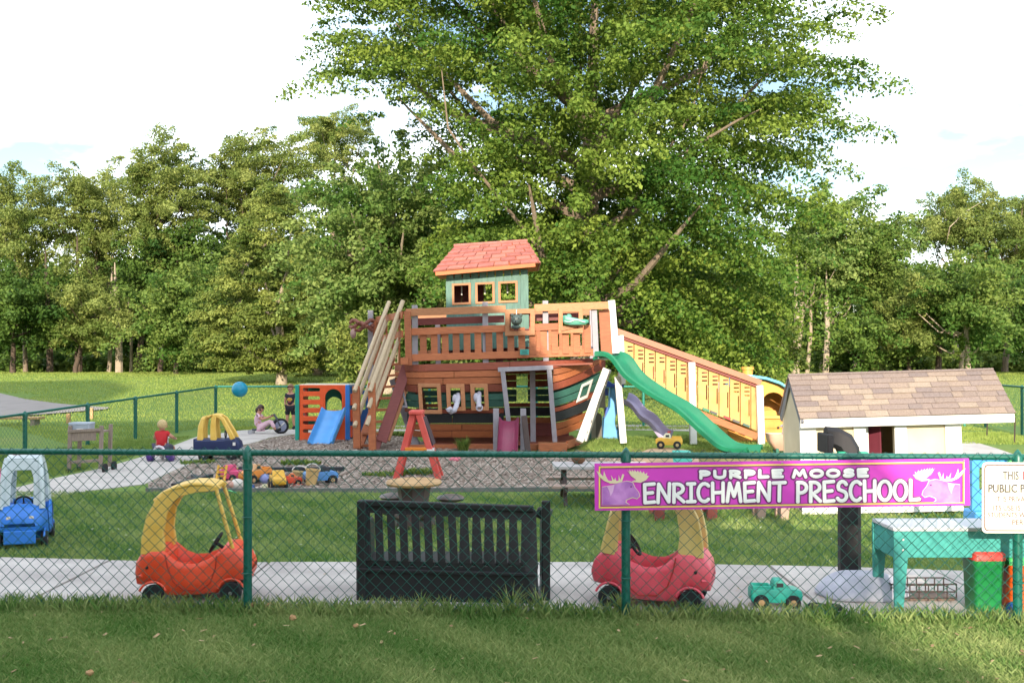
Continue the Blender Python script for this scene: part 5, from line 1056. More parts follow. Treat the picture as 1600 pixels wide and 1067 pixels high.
# art easel
es = thing('easel', 'red A-frame easel with dark chalkboard in front of the ship', 'easel', G(651, 751)); g = G(651, 751); M_er = plas('easel_red', 'c9463c', tint='d05a50')
ap = [P(646.5, 646, g.y + .15), P(655, 646, g.y + .1)]
for i, (xf, yf, top) in enumerate(((618, 753, 0), (686, 750, 1))):
    for d in (0, .5):
        f = P(xf, yf, g.y); f = Vector((f.x, g.y + d, 0)); b = MB(); b.beam(f, ap[top] + Vector((0, d*.6 - .1, 0)), .10, .06); b.obj('leg', M_er, es, False, .012)
b = MB(); b.box((ap[0] + ap[1])/2 + Vector((0, .05, .02)), (.22, .45, .06)); b.obj('hinge_cap', M_er, es, False, .015)
b = MB(); b.beam(P(633, 703, g.y + .02), P(668, 703, g.y + .02), .09, .1); b.obj('tray', plas('easel_orange', 'd07a20'), es, False, .01)
b = MB(); t0, t1 = P(658, 652, g.y + .1), P(673, 696, g.y + .05); b.beam(t0 + Vector((.03, .2, 0)), t1 + Vector((.03, .25, 0)), .03, .5); b.obj('chalkboard', plas('chalk_plum', '33232f'), es, False, .006)
b = MB(); b.box(P(673, 703, g.y + .1), (.1, .3, .05)); b.obj('paper_clip', M_white, es)

# ---------------------------------------------------------------- cream playhouse shed
SZ = R(-2)
sh = thing('playhouse_shed', 'cream playhouse shed with white trim and mottled brown shingle roof', 'shed', (3.62, 12.75, -.02), SZ, worldco=False, ry=R(-1.7))
M_crw = mat('cream_wall', 'c7b696', .7, .05, 3, tint='cebfa2'); M_trim = mat('trim_white', 'd2d0cc', .6, .04, 5)
Wd, Hh, Dp = 1.96, 1.24, .9
b = MB(); b.plate(rect(0, .05, Wd, Hh), [rect(.80, .2, 1.15, 1.13)], lambda u, v, w: Vector((u, w, v)), .05); fw = b.obj('wall', M_crw, sh)
b = MB(); b.plate([(0, .05), (Dp, .05), (Dp, Hh), (Dp/2, 1.71), (0, Hh)], [], lambda u, v, w: Vector((w + .002, u + .05, v)), .05); b.obj('gable_wall', M_crw, sh)
b = MB(); b.plate([(0, .05), (Dp, .05), (Dp, Hh), (Dp/2, 1.71), (0, Hh)], [], lambda u, v, w: Vector((Wd - .052 + w, u + .05, v)), .05); b.obj('gable_wall', M_crw, sh)
b = MB(); b.box((Wd/2, Dp + .02, .65), (Wd, .05, 1.2)); b.obj('wall', M_crw, sh)
b = MB(); b.box((Wd/2, Dp/2, .06), (Wd - .12, Dp - .1, .04)); b.obj('floor', M_greywood, sh)
for x in (.09, Wd - .09): b = MB(); b.box((x, -.012, .66), (.2, .03, 1.18)); b.obj('corner_board', M_trim, sh, False, .004)
b = MB(); b.box((Wd/2 - .0, -.014, .10), (Wd + .02, .035, .14)); b.obj('skirt_board', M_trim, sh, False, .004)
for x in (.725, 1.225): b = MB(); b.box((x, -.016, .63), (.15, .035, 1.0)); b.obj('door_casing', M_trim, sh, False, .004)
b = MB(); b.box((.975, -.016, 1.175), (.64, .034, .09)); b.obj('door_casing', M_trim, sh, False, .004)
b = MB(); b.box((.93, .30, .66), (.025, .36, .92), R(38)); dl = b.obj('door_leaf', mat('door_maroon', '6d2f3c', .5, .1, 6), sh, False, .005)
b = MB(); b.box((.88, .2, .66), (.03, .03, .9)); b.obj('door_edge', M_trim, dl)
RX0, RX1, ez, rzz = -.03, Wd + .60, 1.235, 1.745
b = MB(); b.box(((RX0 + RX1)/2, -.145, ez - .065), (RX1 - RX0, .035, .11)); b.obj('fascia', M_trim, sh, False, .005)
def roofpt(u, t, back=0): return Vector((u, (-.16 + t*(Dp/2 + .12)) if not back else (Dp + .08 - t*(Dp/2 + .12)), ez + t*(rzz - ez)))
b = MB()
for bk in (0, 1): b.add([roofpt(RX0, 0, bk), roofpt(RX1, 0, bk), roofpt(RX1, 1, bk), roofpt(RX0, 1, bk), roofpt(RX0, 0, bk) + Vector((0, 0, -.03)), roofpt(RX1, 0, bk) + Vector((0, 0, -.03)), roofpt(RX1, 1, bk) + Vector((0, 0, -.03)), roofpt(RX0, 1, bk) + Vector((0, 0, -.03))], [(0,1,2,3),(7,6,5,4),(0,4,5,1),(1,5,6,2),(3,2,6,7),(0,3,7,4)])
rf = b.obj('roof', mat('roof_deck', '5b4d46', .9, .1, 8), sh)
MSH = [mat('shingle%d' % i, c, .95, .2, 60, .6, bscale=160, orand=.05) for i, c in enumerate(('83736a', '8c7b6e', '7b6d68', '948475', '86766e'))]
rr_ = random.Random(9); NRW = 8
for bk in (0, 1):
    nn = Vector((0, -(rzz - ez), Dp/2 + .18)).normalized() if not bk else Vector((0, rzz - ez, Dp/2 + .18)).normalized()
    for j in range(NRW if not bk else 4):
        nrow = NRW if not bk else 4
        t0, t1 = j/nrow - (.02 if j == 0 else 0), min(1, (j + 1)/nrow + .03); u = RX0 - .01
        while u < RX1 - .01:
            w = rr_.uniform(.12, .34) if not bk else 1.0; u2 = min(RX1 + .01, u + w)
            if RX1 - u2 < .08: u2 = RX1 + .01
            l0 = .016 + rr_.uniform(0, .006); q = [roofpt(u + .002, t0, bk), roofpt(u2 - .002, t0, bk), roofpt(u2 - .002, t1, bk), roofpt(u + .002, t1, bk)]
            b = MB(); b.add([q[0] + nn*.003, q[1] + nn*.003, q[2] + nn*.002, q[3] + nn*.002, q[0] + nn*l0, q[1] + nn*l0, q[2] + nn*.007, q[3] + nn*.007], [(0,3,2,1),(4,5,6,7),(0,1,5,4),(1,2,6,5),(2,3,7,6),(3,0,4,7)])
            b.obj('shingle', rr_.choice(MSH), rf); u = u2
b = MB(); b.tube([roofpt(RX0, 1) + Vector((0, 0, .01)), roofpt(RX1, 1) + Vector((0, 0, .01))], .022, 6); b.obj('ridge_cap', MSH[2], rf, True)
for s_, x in ((0, RX0 + .02), (1, RX0 + .02)):
    b = MB(); b.beam(roofpt(x, 0, s_) + Vector((0, 0, -.07)), roofpt(x, 1, s_) + Vector((0, 0, -.07)), .09, .03, (1, 0, 0)); b.obj('barge_board', mat('barge_grey', '6f7076', .6, .1, 6), sh)
# ---------------------------------------------------------------- plastic playhouse, sink toy, castle climber
ph = thing('plastic_playhouse', 'orange-yellow plastic playhouse with arched window and blue roof at the ramp foot', 'playhouse', G(1205, 691)); HY = 23.7
M_po = plas('house_orange', 'd08a34', tint='d89a44'); M_pb = plas('house_blue', '5fb4dc')
fr = [(1138, 692), (1245, 692), (1245, 622), (1232, 613), (1215, 603), (1195, 596), (1172, 593), (1150, 597), (1138, 606)]
b = MB(); b.plate(fr, [arch(1189, 650, 1227, 612)], pxm(HY), .1); b.obj('front_wall', M_po, ph, False, .015)
b = MB(); b.plate(arch(1187, 652, 1229, 610), [arch(1190, 651, 1226, 613)], lambda u, v, w: P(u, v, HY) + Vector((0, w - .025, 0)), .04); b.obj('window_trim', M_po, ph, False, .008)
b = MB(); b.plate(rect(1186, 649, 1236, 654), [], lambda u, v, w: P(u, v, HY) + Vector((0, w - .07, 0)), .09); b.obj('sill', plas('house_pale', 'd8a850'), ph, False, .01)
for y0, y1 in ((658, 669), (672, 686)): b = MB(); b.plate(rrect(1190, y0, 1224, y1, 2, 3), [], lambda u, v, w: P(u, v, HY) + Vector((0, w - .02, 0)), .03); b.obj('door_panel', M_po, ph, False, .01)
b = MB(); b.ball(P(1216, 668, HY - .03), .03, 8, 6); b.obj('knob', M_darkwood, ph, True)
rings = []
for x, y in [(1130, 612), (1140, 600), (1152, 592), (1172, 587.5), (1196, 591), (1217, 598), (1236, 610), (1248, 621)]:
    rings.append([P(x, y, HY) + Vector((0, d, z)) for d, z in ((-.12, -.03), (-.12, .03), (1.2, .03), (1.2, -.03))])
b = MB(); b.loft(rings); b.obj('roof', M_pb, ph, True, .01)
b = MB(); b.lathe([(.12, 0), (.12, .22), (.15, .22), (.15, .28), (.1, .29)], P(1168, 592, HY + .4), 12); b.obj('chimney', M_po, ph, True)
for x in (1140, 1243): b = MB(); b.plate(rect(.1, .05, 1.15, 1.0), [rrect(.35, .5, .9, .85, .08, 3)], lambda u, v, w, x=x: Vector((P(x, 0, HY).x + w - .03, HY + u, v)), .06); b.obj('side_wall', M_po, ph, False, .01)
b = MB(); b.plate(arch(1180, 692, 1230, 640), [], pxm(HY + 1.1), .06); b.obj('rear_door', plas('house_pale', 'd8a850'), ph, False, .01)
b = MB(); b.plate(rect(1145, 600, 1240, 692), [], pxm(HY + 1.2), .05); b.obj('rear_wall', M_po, ph, False, .01)
sk = thing('play_sink', 'pinkish toy sink with grey tap and green stand left of the shed', 'play sink', G(1222, 711)); g = G(1222, 711)
b = MB(); b.loft([[g + Vector((p[0]*k, p[1]*k, z)) for p in rrect(-.3, -.22, .3, .22, .08, 4)] for z, k in ((.10, .45), (.2, .75), (.30, .95), (.40, 1), (.44, 1.04), (.44, .92), (.36, .85))]); b.obj('basin', plas('sink_pink', 'c09a86'), sk, True)
b = MB(); b.tube([g + Vector((.05, .1, .42)), g + Vector((.05, .1, .56)), g + Vector((.02, .06, .60)), g + Vector((-.03, .0, .58))], .02, 7); b.obj('tap', M_grey, sk, True)
for dx, dy in ((-.12, -.1), (-.12, .1), (.2, -.1), (.2, .12)): b = MB(); b.beam(g + Vector((dx, dy, 0)), g + Vector((dx*1.1, dy, .3)), .06, .06); b.obj('leg', plas('sink_green', '1f5f4e'), sk, False, .01)
pkb = thing('plank_stack', 'short tan boards leaning on the left side of the shed', 'boards', G(1243, 730)); g = G(1243, 730)
for k in range(3): b = MB(); b.beam(g + Vector((.03 - .06*k, .0 + .1*k, 0)), g + Vector((.07 - .05*k, .1 + .1*k, .62)), .07, .03); b.obj('board', mat('lean_tan', 'a07a5c', .7, .15, 8), pkb, False, .004)
ct = thing('castle_climber', 'grey and blue castle climber with lavender slide behind the ship bow', 'climber', G(945, 686)); TYc = 24.8
M_cas = plas('castle_grey', '8c8274'); M_cb = plas('castle_blue', '5d9fd6'); M_cn = plas('castle_navy', '3050a0')
b = MB(); b.plate(rect(920, 601, 946, 688), [rrect(945 - 14, 637, 944, 684, 2, 3)], pxm(TYc), .08); b.obj('wall', M_cas, ct, False, .012)
for x0, y0, x1, y1 in ((945.5, 606, 951, 618), (945.5, 636, 950, 650)): b = MB(); b.plate(rect(x0, y0, x1, y1), [], pxm(TYc - .03), .04); b.obj('window', M_cn, ct, False, .006)
b = MB(); b.plate(arch(927, 688, 941, 645), [], lambda u, v, w: P(u, v, TYc) + Vector((0, w + .1, 0)), .03); b.obj('door', plas('castle_door', '5a5346'), ct, False, .006)
b = MB(); b.plate([(942, 684), (944, 655), (953, 636), (955, 602), (972, 602), (974, 688)], [[(965 + 4*math.cos(R(a)), 659 + 13*math.sin(R(a))) for a in range(0, 360, 30)]], pxm(TYc - .15), .5); b.obj('tower', M_cb, ct, False, .02)
b = MB(); b.plate([(946, 601), (951, 595), (960, 601), (968, 594), (975, 601), (975, 605), (946, 605)], [], pxm(TYc - .2), .4); b.obj('crenel', M_cn, ct, False, .01)
b = MB(); b.plate(arch(908, 690, 924, 658), [], pxm(TYc - .3), .1); b.obj('low_wall', plas('castle_teal', '1f5a52'), ct, False, .01)
s = slide('castle_slide', 'lavender plastic slide going down to the right from the castle climber', spl([P(976, 628, 24.9), P(988, 634, 24.8), P(1003, 652, 24.5), P(1018, 662, 24.3), P(1034, 682, 24.0), P(1046, 688, 23.9)], 4), (.35, .9, .25), .6, .14, plas('lavender', 'b3a8c4'))
# dome with toy truck
dm = thing('climbing_mound', 'tan plastic mound with turquoise edge under the little yellow truck', 'mound', G(1045, 722)); g = G(1045, 722)
b = MB(); b.lathe([(.62, 0), (.6, .08), (.5, .17), (.36, .235), (.2, .26), (.01, .262)], g + Vector((-.05, 0, 0)), 24, sq=.8); b.obj('dome', plas('mound_tan', 'b89a7a'), dm, True)
b = MB(); b.loft([[g + Vector((.18 + x, y, z)) for x, y in rrect(-.17*k, -.46*k, .17*k, -.2, .04, 3)] for z, k in ((0, 1.1), (.22, 1), (.245, .9))]); b.obj('edge_block', plas('mound_turq', '4fb8a8'), dm, True)
ty = toytruck('yellow and cream toy truck on the tan mound', g + Vector((.0, -.02, .26)), R(172), .5, plas('truck_yellow', 'd0a038'), plas('truck_cream', 'd6cfae'), group='toys')
b = MB(); b.box((-.0, 0, .62), (.12, .14, .06)); b.obj('beacon', plas('lamp_red', 'a52a2a'), ty, False, .01)

# ---------------------------------------------------------------- wooden cart at left
ca = thing('wooden_cart', 'weathered wooden stand on wheels holding a white bin by the left walk', 'cart', G(135, 738)); g = G(135, 738); Yc = g.y
for x, yb in ((108, 741), (157, 735)):
    for d in (0, .4):
        a = P(x, 668, Yc); b = MB(); b.beam(Vector((a.x, Yc + d, .06)), Vector((a.x + .02, Yc + d, .80)), .06, .05); b.obj('leg', M_greywood, ca, False, .005)
for y, x0, x1, w in ((674, 106, 158, .05), (722, 112, 156, .05)): b = MB(); b.beam(P(x0, y, Yc - .02), P(x1, y - 3, Yc - .02), w, .04); b.obj('rail', M_greywood, ca, False, .005)
b = MB(); b.beam(P(111, 682, Yc + .0), P(150, 680.5, Yc + .0), .16, .03); b.obj('front_board', M_greywood, ca, False, .005)
b = MB(); b.box(P(133, 675, Yc) + Vector((0, .2, 0)), (.52, .4, .03)); b.obj('tray', M_greywood, ca)
for d in (0, .4): b = MB(); b.lathe([(.03, -.02), (.09, -.02), (.09, .02), (.03, .02)], P(164, 732, Yc) + Vector((0, d, 0)), 14, 'X'); b.obj('wheel', M_rubber, ca, True); b = MB(); b.lathe([(.02, -.02), (.06, -.02), (.06, .02), (.02, .02)], P(107, 738, Yc) + Vector((0, d, 0)), 12, 'X'); b.obj('wheel', M_rubber, ca, True)
wbn = thing('storage_bin', 'white plastic bin sitting on the wooden cart', 'bin', P(128, 674, Yc + .12)); g = P(128, 674, Yc + .15)
b = MB(); b.loft([[g + Vector((p[0]*k, p[1]*k, z)) for p in rrect(-.18, -.13, .18, .13, .03, 3)] for z, k in ((0, .96), (.12, 1), (.125, 1.04), (.15, 1.04), (.16, .98))]); b.obj('body', plas('bin_white', '9aa4b0', tint='a8b0ba'), wbn, True)
b = MB(); b.box(g + Vector((.02, -.135, .05)), (.11, .01, .02)); b.obj('label_strip', M_white, wbn)

# ---------------------------------------------------------------- beyond the left fence
for x, y0, y1, l in ((107, 646, 662, 'short wooden stake beyond the left fence, nearer the edge'), (143, 637, 655, 'short wooden stake beyond the left fence behind a post')):
    g = G(x, y1); b = MB(); b.beam(g, P(x, y0, g.y), .11, .09); tag(b.obj('wooden_stake', M_tan, None, False, .01), l, 'stake', 'stakes beyond the left fence')
lb = thing('low_bench', 'low plank bench beyond the left fence at the edge', 'bench', G(20, 665)); g = G(20, 665)
b = MB(); b.box(g + Vector((-.2, .1, .22)), (2.0, .4, .07)); b.obj('seat', M_tan, lb, False, .01)
for dx in (-1, .6): b = MB(); b.box(g + Vector((dx, .1, .1)), (.12, .35, .2)); b.obj('leg', M_greywood, lb)
b = MB(); b.beam(G(1391, 577), P(1391, 533, G(1391, 577).y), .36, .3); pp = b.obj('boundary_post', M_white, None, False, .02); tag(pp, 'white post standing in the wood edge at right', 'post')
hs = thing('brick_house', 'small brick house glimpsed between the left tree trunks', 'house', (-46, 98, 1.05)); 
b = MB(); b.box((-46, 100, 2.6), (20, 6, 3.2)); b.obj('wall', mat('house_brick', '8a5240', .9, .15, 4), hs)
b = MB(); b.add([(-57, 96.5, 4.2), (-35, 96.5, 4.2), (-35, 100, 6.2), (-57, 100, 6.2), (-57, 103.5, 4.2), (-35, 103.5, 4.2)], [(0,1,2,3),(3,2,5,4),(0,3,4),(1,5,2)]); b.obj('roof', mat('house_roof', '5f5a58', .9, .1, 4), hs)
for x in (-53, -48.5, -44, -39):
    b = MB(); b.plate(rect(x - .9, 1.9, x + .9, 3.3), [rect(x - .75, 2.05, x + .75, 3.15)], lambda u, v, w: Vector((u, 96.95 + w, v)), .08); wf = b.obj('window', M_white, hs); b = MB(); b.box((x, 96.99, 2.6), (1.5, .02, 1.1)); b.obj('pane', mat('glass_grey', '8d9aa5', .15, .1, 4), wf)

# ---------------------------------------------------------------- toys
bl = thing('play_ball', 'large turquoise ball in the air above the back fence', 'ball', P(374.5, 620.5, 27.4), worldco=False); b = MB(); b.ball((0, 0, .21), .21, 24, 16); bo = b.obj('shell', plas('ball_turq', '0f86a6', .35), bl, True)
b = MB(); b.torus((0, 0, .21), .2105, .004, 'Z', 26, 4); b.obj('seam', plas('ball_turq', '1496b4'), bo, True)
PILE = 'toys heaped at the edge of the wood chips'
toytruck('yellow toy bus with black wheels in the toy heap', G(434, 764), R(-70), .50, plas('bus_yellow', 'd0a030'), plas('bus_yellow', 'd0a030'), False, group=PILE)
toytruck('orange toy dump truck tipped up behind the fence post', G(399, 756), R(-120), .55, plas('dump_orange', 'd0812c'), plas('dump_tan', 'b88a5a'), group=PILE)
toytruck('pink toy car in the toy heap', G(361, 754), R(150), .5, plas('toy_pink', 'c43a6a'), plas('toy_pink', 'c43a6a'), False, group=PILE)
toytruck('small red toy truck right of the yellow bus', G(454, 759), R(20), .34, plas('toy_red', 'cc4422'), plas('toy_orange', 'd06a30'), group=PILE)
toytruck('blue toy car with black top at the right of the heap', G(501, 757), R(25), .52, plas('toy_sky', '4a80b8'), M_black, False, group=PILE)
toytruck('yellow and black toy digger body beside the pink car', G(378, 748), R(-30), .36, plas('toy_yel', 'd6a820'), M_black, group=PILE)
td = thing('toy_ladder', 'yellow toy fire ladder propped up in the toy heap', 'toy ladder', G(340, 767), group=PILE); g = G(340, 767); t1 = P(347, 727, g.y + .2)
for dx in (-.05, .07): b = MB(); b.beam(g + Vector((dx, 0, 0)), t1 + Vector((dx, 0, 0)), .03, .03); b.obj('side_rail', plas('ladder_yellow', 'd09a28'), td)
for k in range(6): b = MB(); p = g.lerp(t1, .1 + k*.16); b.beam(p + Vector((-.05, 0, 0)), p + Vector((.07, 0, 0)), .025, .025); b.obj('rung', plas('ladder_yellow', 'd09a28'), td)
for lab, x, y, rad, col in (('lavender-blue ball in the toy heap', 414, 757, .085, '8088b8'), ('small cream ball low in the toy heap', 414, 766, .05, 'd0c8a0'), ('small blue ball right of the fence post', 394, 765, .04, '3a5aa0')):
    o = thing('toy_ball', lab, 'ball', G(x, y), group=PILE, worldco=False); b = MB(); b.ball((0, 0, rad), rad); b.torus((0, 0, rad), rad*.99, .004, 'Z', 16, 4); b.obj('shell', plas('c' + col, col), o, True)
for lab, x, y, rad, h, col in (('tan toy bucket at the right of the heap', 485, 760, .11, .27, 'c0a06a'), ('tan sand basket in the toy heap', 466, 754, .12, .18, 'b8a070')):
    o = thing('toy_bucket', lab, 'bucket', G(x, y), R(12), PILE, worldco=False, ry=R(8)); b = MB(); b.lathe([(rad*.7, .01), (rad*.95, h), (rad*1.05, h), (rad*1.05, h*.93), (rad*.9, h*.9), (rad*.62, .03), (.005, .03)], n=14); b.obj('pail', plas('c' + col, col), o, True); b = MB(); b.tube([(rad*math.cos(R(a)), .02, h + rad*.7*math.sin(R(a))) for a in range(0, 181, 20)], .008, 5); b.obj('handle', M_white, o, True)
dl = thing('doll', 'white-clothed doll lying in the toy heap', 'doll', G(370, 766), R(60), PILE, worldco=False); b = MB(); b.ball((.0, 0, .09), (.13, .09, .085)); b.tube([(.1, .05, .06), (.2, .1, .05)], .03, 6); b.tube([(.1, -.05, .06), (.22, -.07, .05)], .03, 6); b.obj('body', plas('doll_white', 'c6beb4'), dl, True); b = MB(); b.ball((-.15, 0, .1), .065); b.obj('head', plas('doll_skin', 'c09080'), dl, True)
for lab, a, c, w, m in (('dark grey plank lying at the left of the toy heap', G(272, 764), G(330, 748), .1, M_black), ('short black board left of the yellow ladder', G(302, 748), G(322, 760), .09, M_black), ('thin grey board at the far left of the toy heap', G(266, 768), G(300, 757), .07, M_grey), ('long dark timber behind the toy heap', G(405, 739), G(538, 738), .12, M_black), ('grey stick at the right of the toy heap', G(516, 754), G(558, 733), .06, M_greywood), ('red plastic bat in front of the yellow bus', G(450, 762), G(480, 759), .03, plas('bat_red', 'b83a30')), ('green plastic sword lying on the grass edge', G(342, 764), G(368, 773), .035, plas('sword_green', '3fae6a'))):
    b = MB(); up_ = Vector((0, 0, w*.35 + .02)); b.beam(a + up_, c + up_, w, w*.6, (0, 0, 1), w*.8); tag(b.obj('plank' if 'board' in lab or 'plank' in lab or 'timber' in lab or 'stick' in lab else 'toy_stick', m, None, False, .008), lab, 'toy' if 'plastic' in lab else 'plank', PILE)
b = MB(); b.ball((0, 0, .05), (.1, .06, .05), 10, 6); b.ball((.07, .02, .06), (.05, .05, .045), 8, 6); o = b.obj('toy_shoe', plas('toy_pinkwhite', 'c86a78'), None, True); o.location = G(710, 722); tag(o, 'small pink and white toy on the wood chips right of the easel', 'toy')
sp = thing('toy_saucer', 'flat green plastic saucer on the wood chips', 'toy', G(440, 712), worldco=False); b = MB(); b.lathe([(.3, .0), (.34, .04), (.3, .05), (.05, .03), (.01, .03)], n=20); b.obj('disc', plas('saucer_green', '56b070'), sp, True)

# ---------------------------------------------------------------- weeds
def weed(label, p, h, n, w, seed, lm, name='weed', spread=0.0):
    r = random.Random(seed); root = thing(name, label, 'plant', p, group='weeds', worldco=False); V = []; F = []; T = []
    for i in range(n):
        a = r.uniform(0, 6.28); L = h*r.uniform(.6, 1.15); ln = r.uniform(.15, .9)*L; ww = w*r.uniform(.6, 1.2); d = Vector((math.cos(a), math.sin(a), 0)); s = Vector((-d.y, d.x, 0)); k = len(V); q0 = r.uniform(0, 6.28); sp_ = spread*math.sqrt(r.random()); o_ = Vector((math.cos(q0)*sp_, math.sin(q0)*sp_*.7, 0))
        for t, wk in ((0, .5), (.35, 1), (.7, .8), (1, .05)):
            c = o_ + d*(ln*t*t + .02) + Vector((0, 0, L*(t - .35*t*t*ln/L))); V += [c - s*ww*wk/2, c + s*ww*wk/2]
        F += [(k, k+1, k+3, k+2), (k+2, k+3, k+5, k+4), (k+4, k+5, k+7, k+6)]; T += [r.random()]*8
    npmesh('leaves', np.array([tuple(v) for v in V]), np.array(F), lm, root, np.array(T)); 
    b = MB()
    for k in range(3): b.tube([(0, 0, 0), (r.uniform(-.05, .05)*h, r.uniform(-.05, .05)*h, h*.6)], .004, 4)
    b.obj('stem', MATS['leaf_bright'], root)
for i, (x, y, h, n, w, l) in enumerate(((725, 706, .34, 130, .022, 'bushy green weed at the foot of the ship hull'), (800, 958, .24, 60, .008, 'tall grassy weed at the right end of the bench'), (845, 955, .22, 50, .008, 'grassy weed right of the bench arm'), (655, 958, .17, 36, .007, 'grassy weed in front of the bench'), (700, 958, .15, 30, .007, 'small grassy weed in front of the bench, further right'), (650, 742, .13, 260, .05, 'low green weed patch between the easel legs'), (600, 745, .10, 160, .05, 'low weed patch left of the easel'), (470, 727, .12, 240, .05, 'weed patch behind the toy heap'), (310, 725, .10, 140, .04, 'weed tuft at the edge of the curving walk'), (1290, 963, .2, 26, .012, 'grass tuft below the white basketball base'), (620, 682, .14, 160, .05, 'weed tuft left of the ship stern'), (420, 713, .12, 200, .05, 'weed tuft by the green saucer'), (970, 955, .2, 40, .02, 'leafy weed at the foot of the middle fence post'))):
    weed(l, G(x, y) if y < 900 else Vector((P(x, y, fY(0)).x, fY(P(x, y, 7.7).x) + .06, 0)), h, n, w, 300 + i, L_brt if y < 900 else M_blade, spread=.1 if y == 706 else .34 if 'patch' in l or 'tuft' in l and y < 760 else .03)

# ---------------------------------------------------------------- the children
M_skin = mat('skin', 'b5826a', .55, .05, 12)
def skinmesh(J, E, rad, root, sub=2):
    names = list(J); me = bpy.data.meshes.new('t'); me.from_pydata([J[k] for k in names], [(names.index(a), names.index(c)) for a, c in E], [])
    o = bpy.data.objects.new('t', me); C.objects.link(o); md = o.modifiers.new('k', 'SKIN'); sv = me.skin_vertices[0].data
    for i, k in enumerate(names): sv[i].radius = (rad[k], rad[k]); sv[i].use_root = (k == root)
    md.use_smooth_shade = True; sb = o.modifiers.new('s', 'SUBSURF'); sb.levels = sub; sb.render_levels = sub
    dg = bpy.context.evaluated_depsgraph_get(); m2 = bpy.data.meshes.new_from_object(o.evaluated_get(dg)); vs = [v.co.copy() for v in m2.vertices]; fs = [tuple(p.vertices) for p in m2.polygons]
    bpy.data.objects.remove(o); return vs, fs
def person(label, loc, J, hair, shirt, shorts, face=(0, -1, 0), shoes=None, sleeves=.5, legs=.6, hairlen=0, hs_=.1):
    r = thing('person', label, 'person', loc, worldco=False); J = {k: Vector(v) for k, v in J.items()}; fd = Vector(face).normalized()
    E = [('pel', 'waist'), ('waist', 'chest'), ('chest', 'neck'), ('neck', 'head'), ('head', 'crown')]
    rad = dict(pel=.095, waist=.085, chest=.095, neck=.038, head=.082, crown=.07)
    for s in 'LR':
        E += [('chest', 'sh' + s), ('sh' + s, 'el' + s), ('el' + s, 'wr' + s), ('wr' + s, 'ha' + s), ('pel', 'hip' + s), ('hip' + s, 'kn' + s), ('kn' + s, 'an' + s), ('an' + s, 'toe' + s)]
        for k, v in (('sh', .045), ('el', .033), ('wr', .022), ('ha', .024), ('hip', .07), ('kn', .047), ('an', .03), ('toe', .03)): rad[k + s] = v
        J['ha' + s] = J['wr' + s] + (J['wr' + s] - J['el' + s]).normalized()*.05
    vs, fs = skinmesh(J, E, rad, 'pel'); b = MB(); b.add(vs, fs)
    for s in 'LR':                                              # five unequal curled fingers on each palm
        d = (J['wr' + s] - J['el' + s]).normalized(); sd = d.cross(Vector((0, .3, 1))).normalized(); nn = d.cross(sd)
        for k, ln in enumerate((.03, .043, .047, .043, .034)):
            o0 = J['ha' + s] + sd*(-.02 + .01*k) + d*(.008 if k else -.02); kn_ = o0 + d*ln*.5 + (sd*-.02 if k == 0 else Vector()); b.tube([o0, kn_, kn_ + d*ln*.4 - nn*ln*.35], [.0075, .007, .005], 6)
    hd_ = (J['head'] + J['crown'])/2; side = fd.cross(Vector((0, 0, 1))).normalized(); upv = (J['crown'] - J['neck']).normalized()
    b.ball(hd_ + fd*.082 - upv*.02, (.012, .012, .016), 7, 5)
    for s in (-1, 1): b.ball(hd_ + side*s*.08 - upv*.015, (.014, .02, .026), 7, 5)
    b.obj('body', M_skin, r, True)
    for s in (-1, 1): q = MB(); q.ball(hd_ + fd*.073 + side*s*.03 + upv*.008, .010, 7, 5); q.obj('eye', M_rubber, r, True)
    q = MB(); q.ball(hd_ + fd*.074 - upv*.045, (.02, .008, .006), 7, 4); q.obj('mouth', mat('lips', '96504a', .5, .05, 9), r, True)
    def garment(name, keys, edges, grow, m):
        Jg = {k: J[k] for k in keys if k in J}; rg = {k: rad.get(k, .05) + grow for k in Jg}
        for k, v in keys.items():
            if v is not None: Jg[k] = v[0]; rg[k] = v[1]
        v_, f_ = skinmesh(Jg, edges, rg, 'chest' if 'chest' in Jg else 'pel'); q = MB(); q.add(v_, f_); return q.obj(name, m, r, True)
    ks = dict(pel=None, waist=None, chest=None); es_ = [('pel', 'waist'), ('waist', 'chest')]
    for s in 'LR': ks['sh' + s] = None; ks['sl' + s] = (J['sh' + s].lerp(J['el' + s], sleeves), .048); es_ += [('chest', 'sh' + s), ('sh' + s, 'sl' + s)]
    garment('shirt', ks, es_, .014, shirt)
    ks = dict(pel=None); es_ = []
    for s in 'LR':
        ks['hip' + s] = None; es_ += [('pel', 'hip' + s)]
        if legs <= 1: ks['le' + s] = (J['hip' + s].lerp(J['kn' + s], legs), .068); es_ += [('hip' + s, 'le' + s)]
        else: ks['kn' + s] = (J['kn' + s], .062); ks['le' + s] = (J['kn' + s].lerp(J['an' + s], legs - 1), .055); es_ += [('hip' + s, 'kn' + s), ('kn' + s, 'le' + s)]
    garment('trousers', ks, es_, .016, shorts)
    q = MB(); q.ball(hd_ - fd*.014 + upv*.014, (.094, .094, .098), 16, 10)
    q.f = [f for f in q.f if not ((sum((q.v[i] for i in f), Vector())/len(f) - hd_).dot(fd) > .035 and (sum((q.v[i] for i in f), Vector())/len(f) - hd_).dot(upv) < .055) and (sum((q.v[i] for i in f), Vector())/len(f) - hd_).dot(upv) > -.05 - hairlen]
    if hairlen: q.ball(hd_ - fd*.07 - upv*.05, (.07, .05, .06 + hairlen), 10, 7)
    q.obj('hair', hair, r, True)
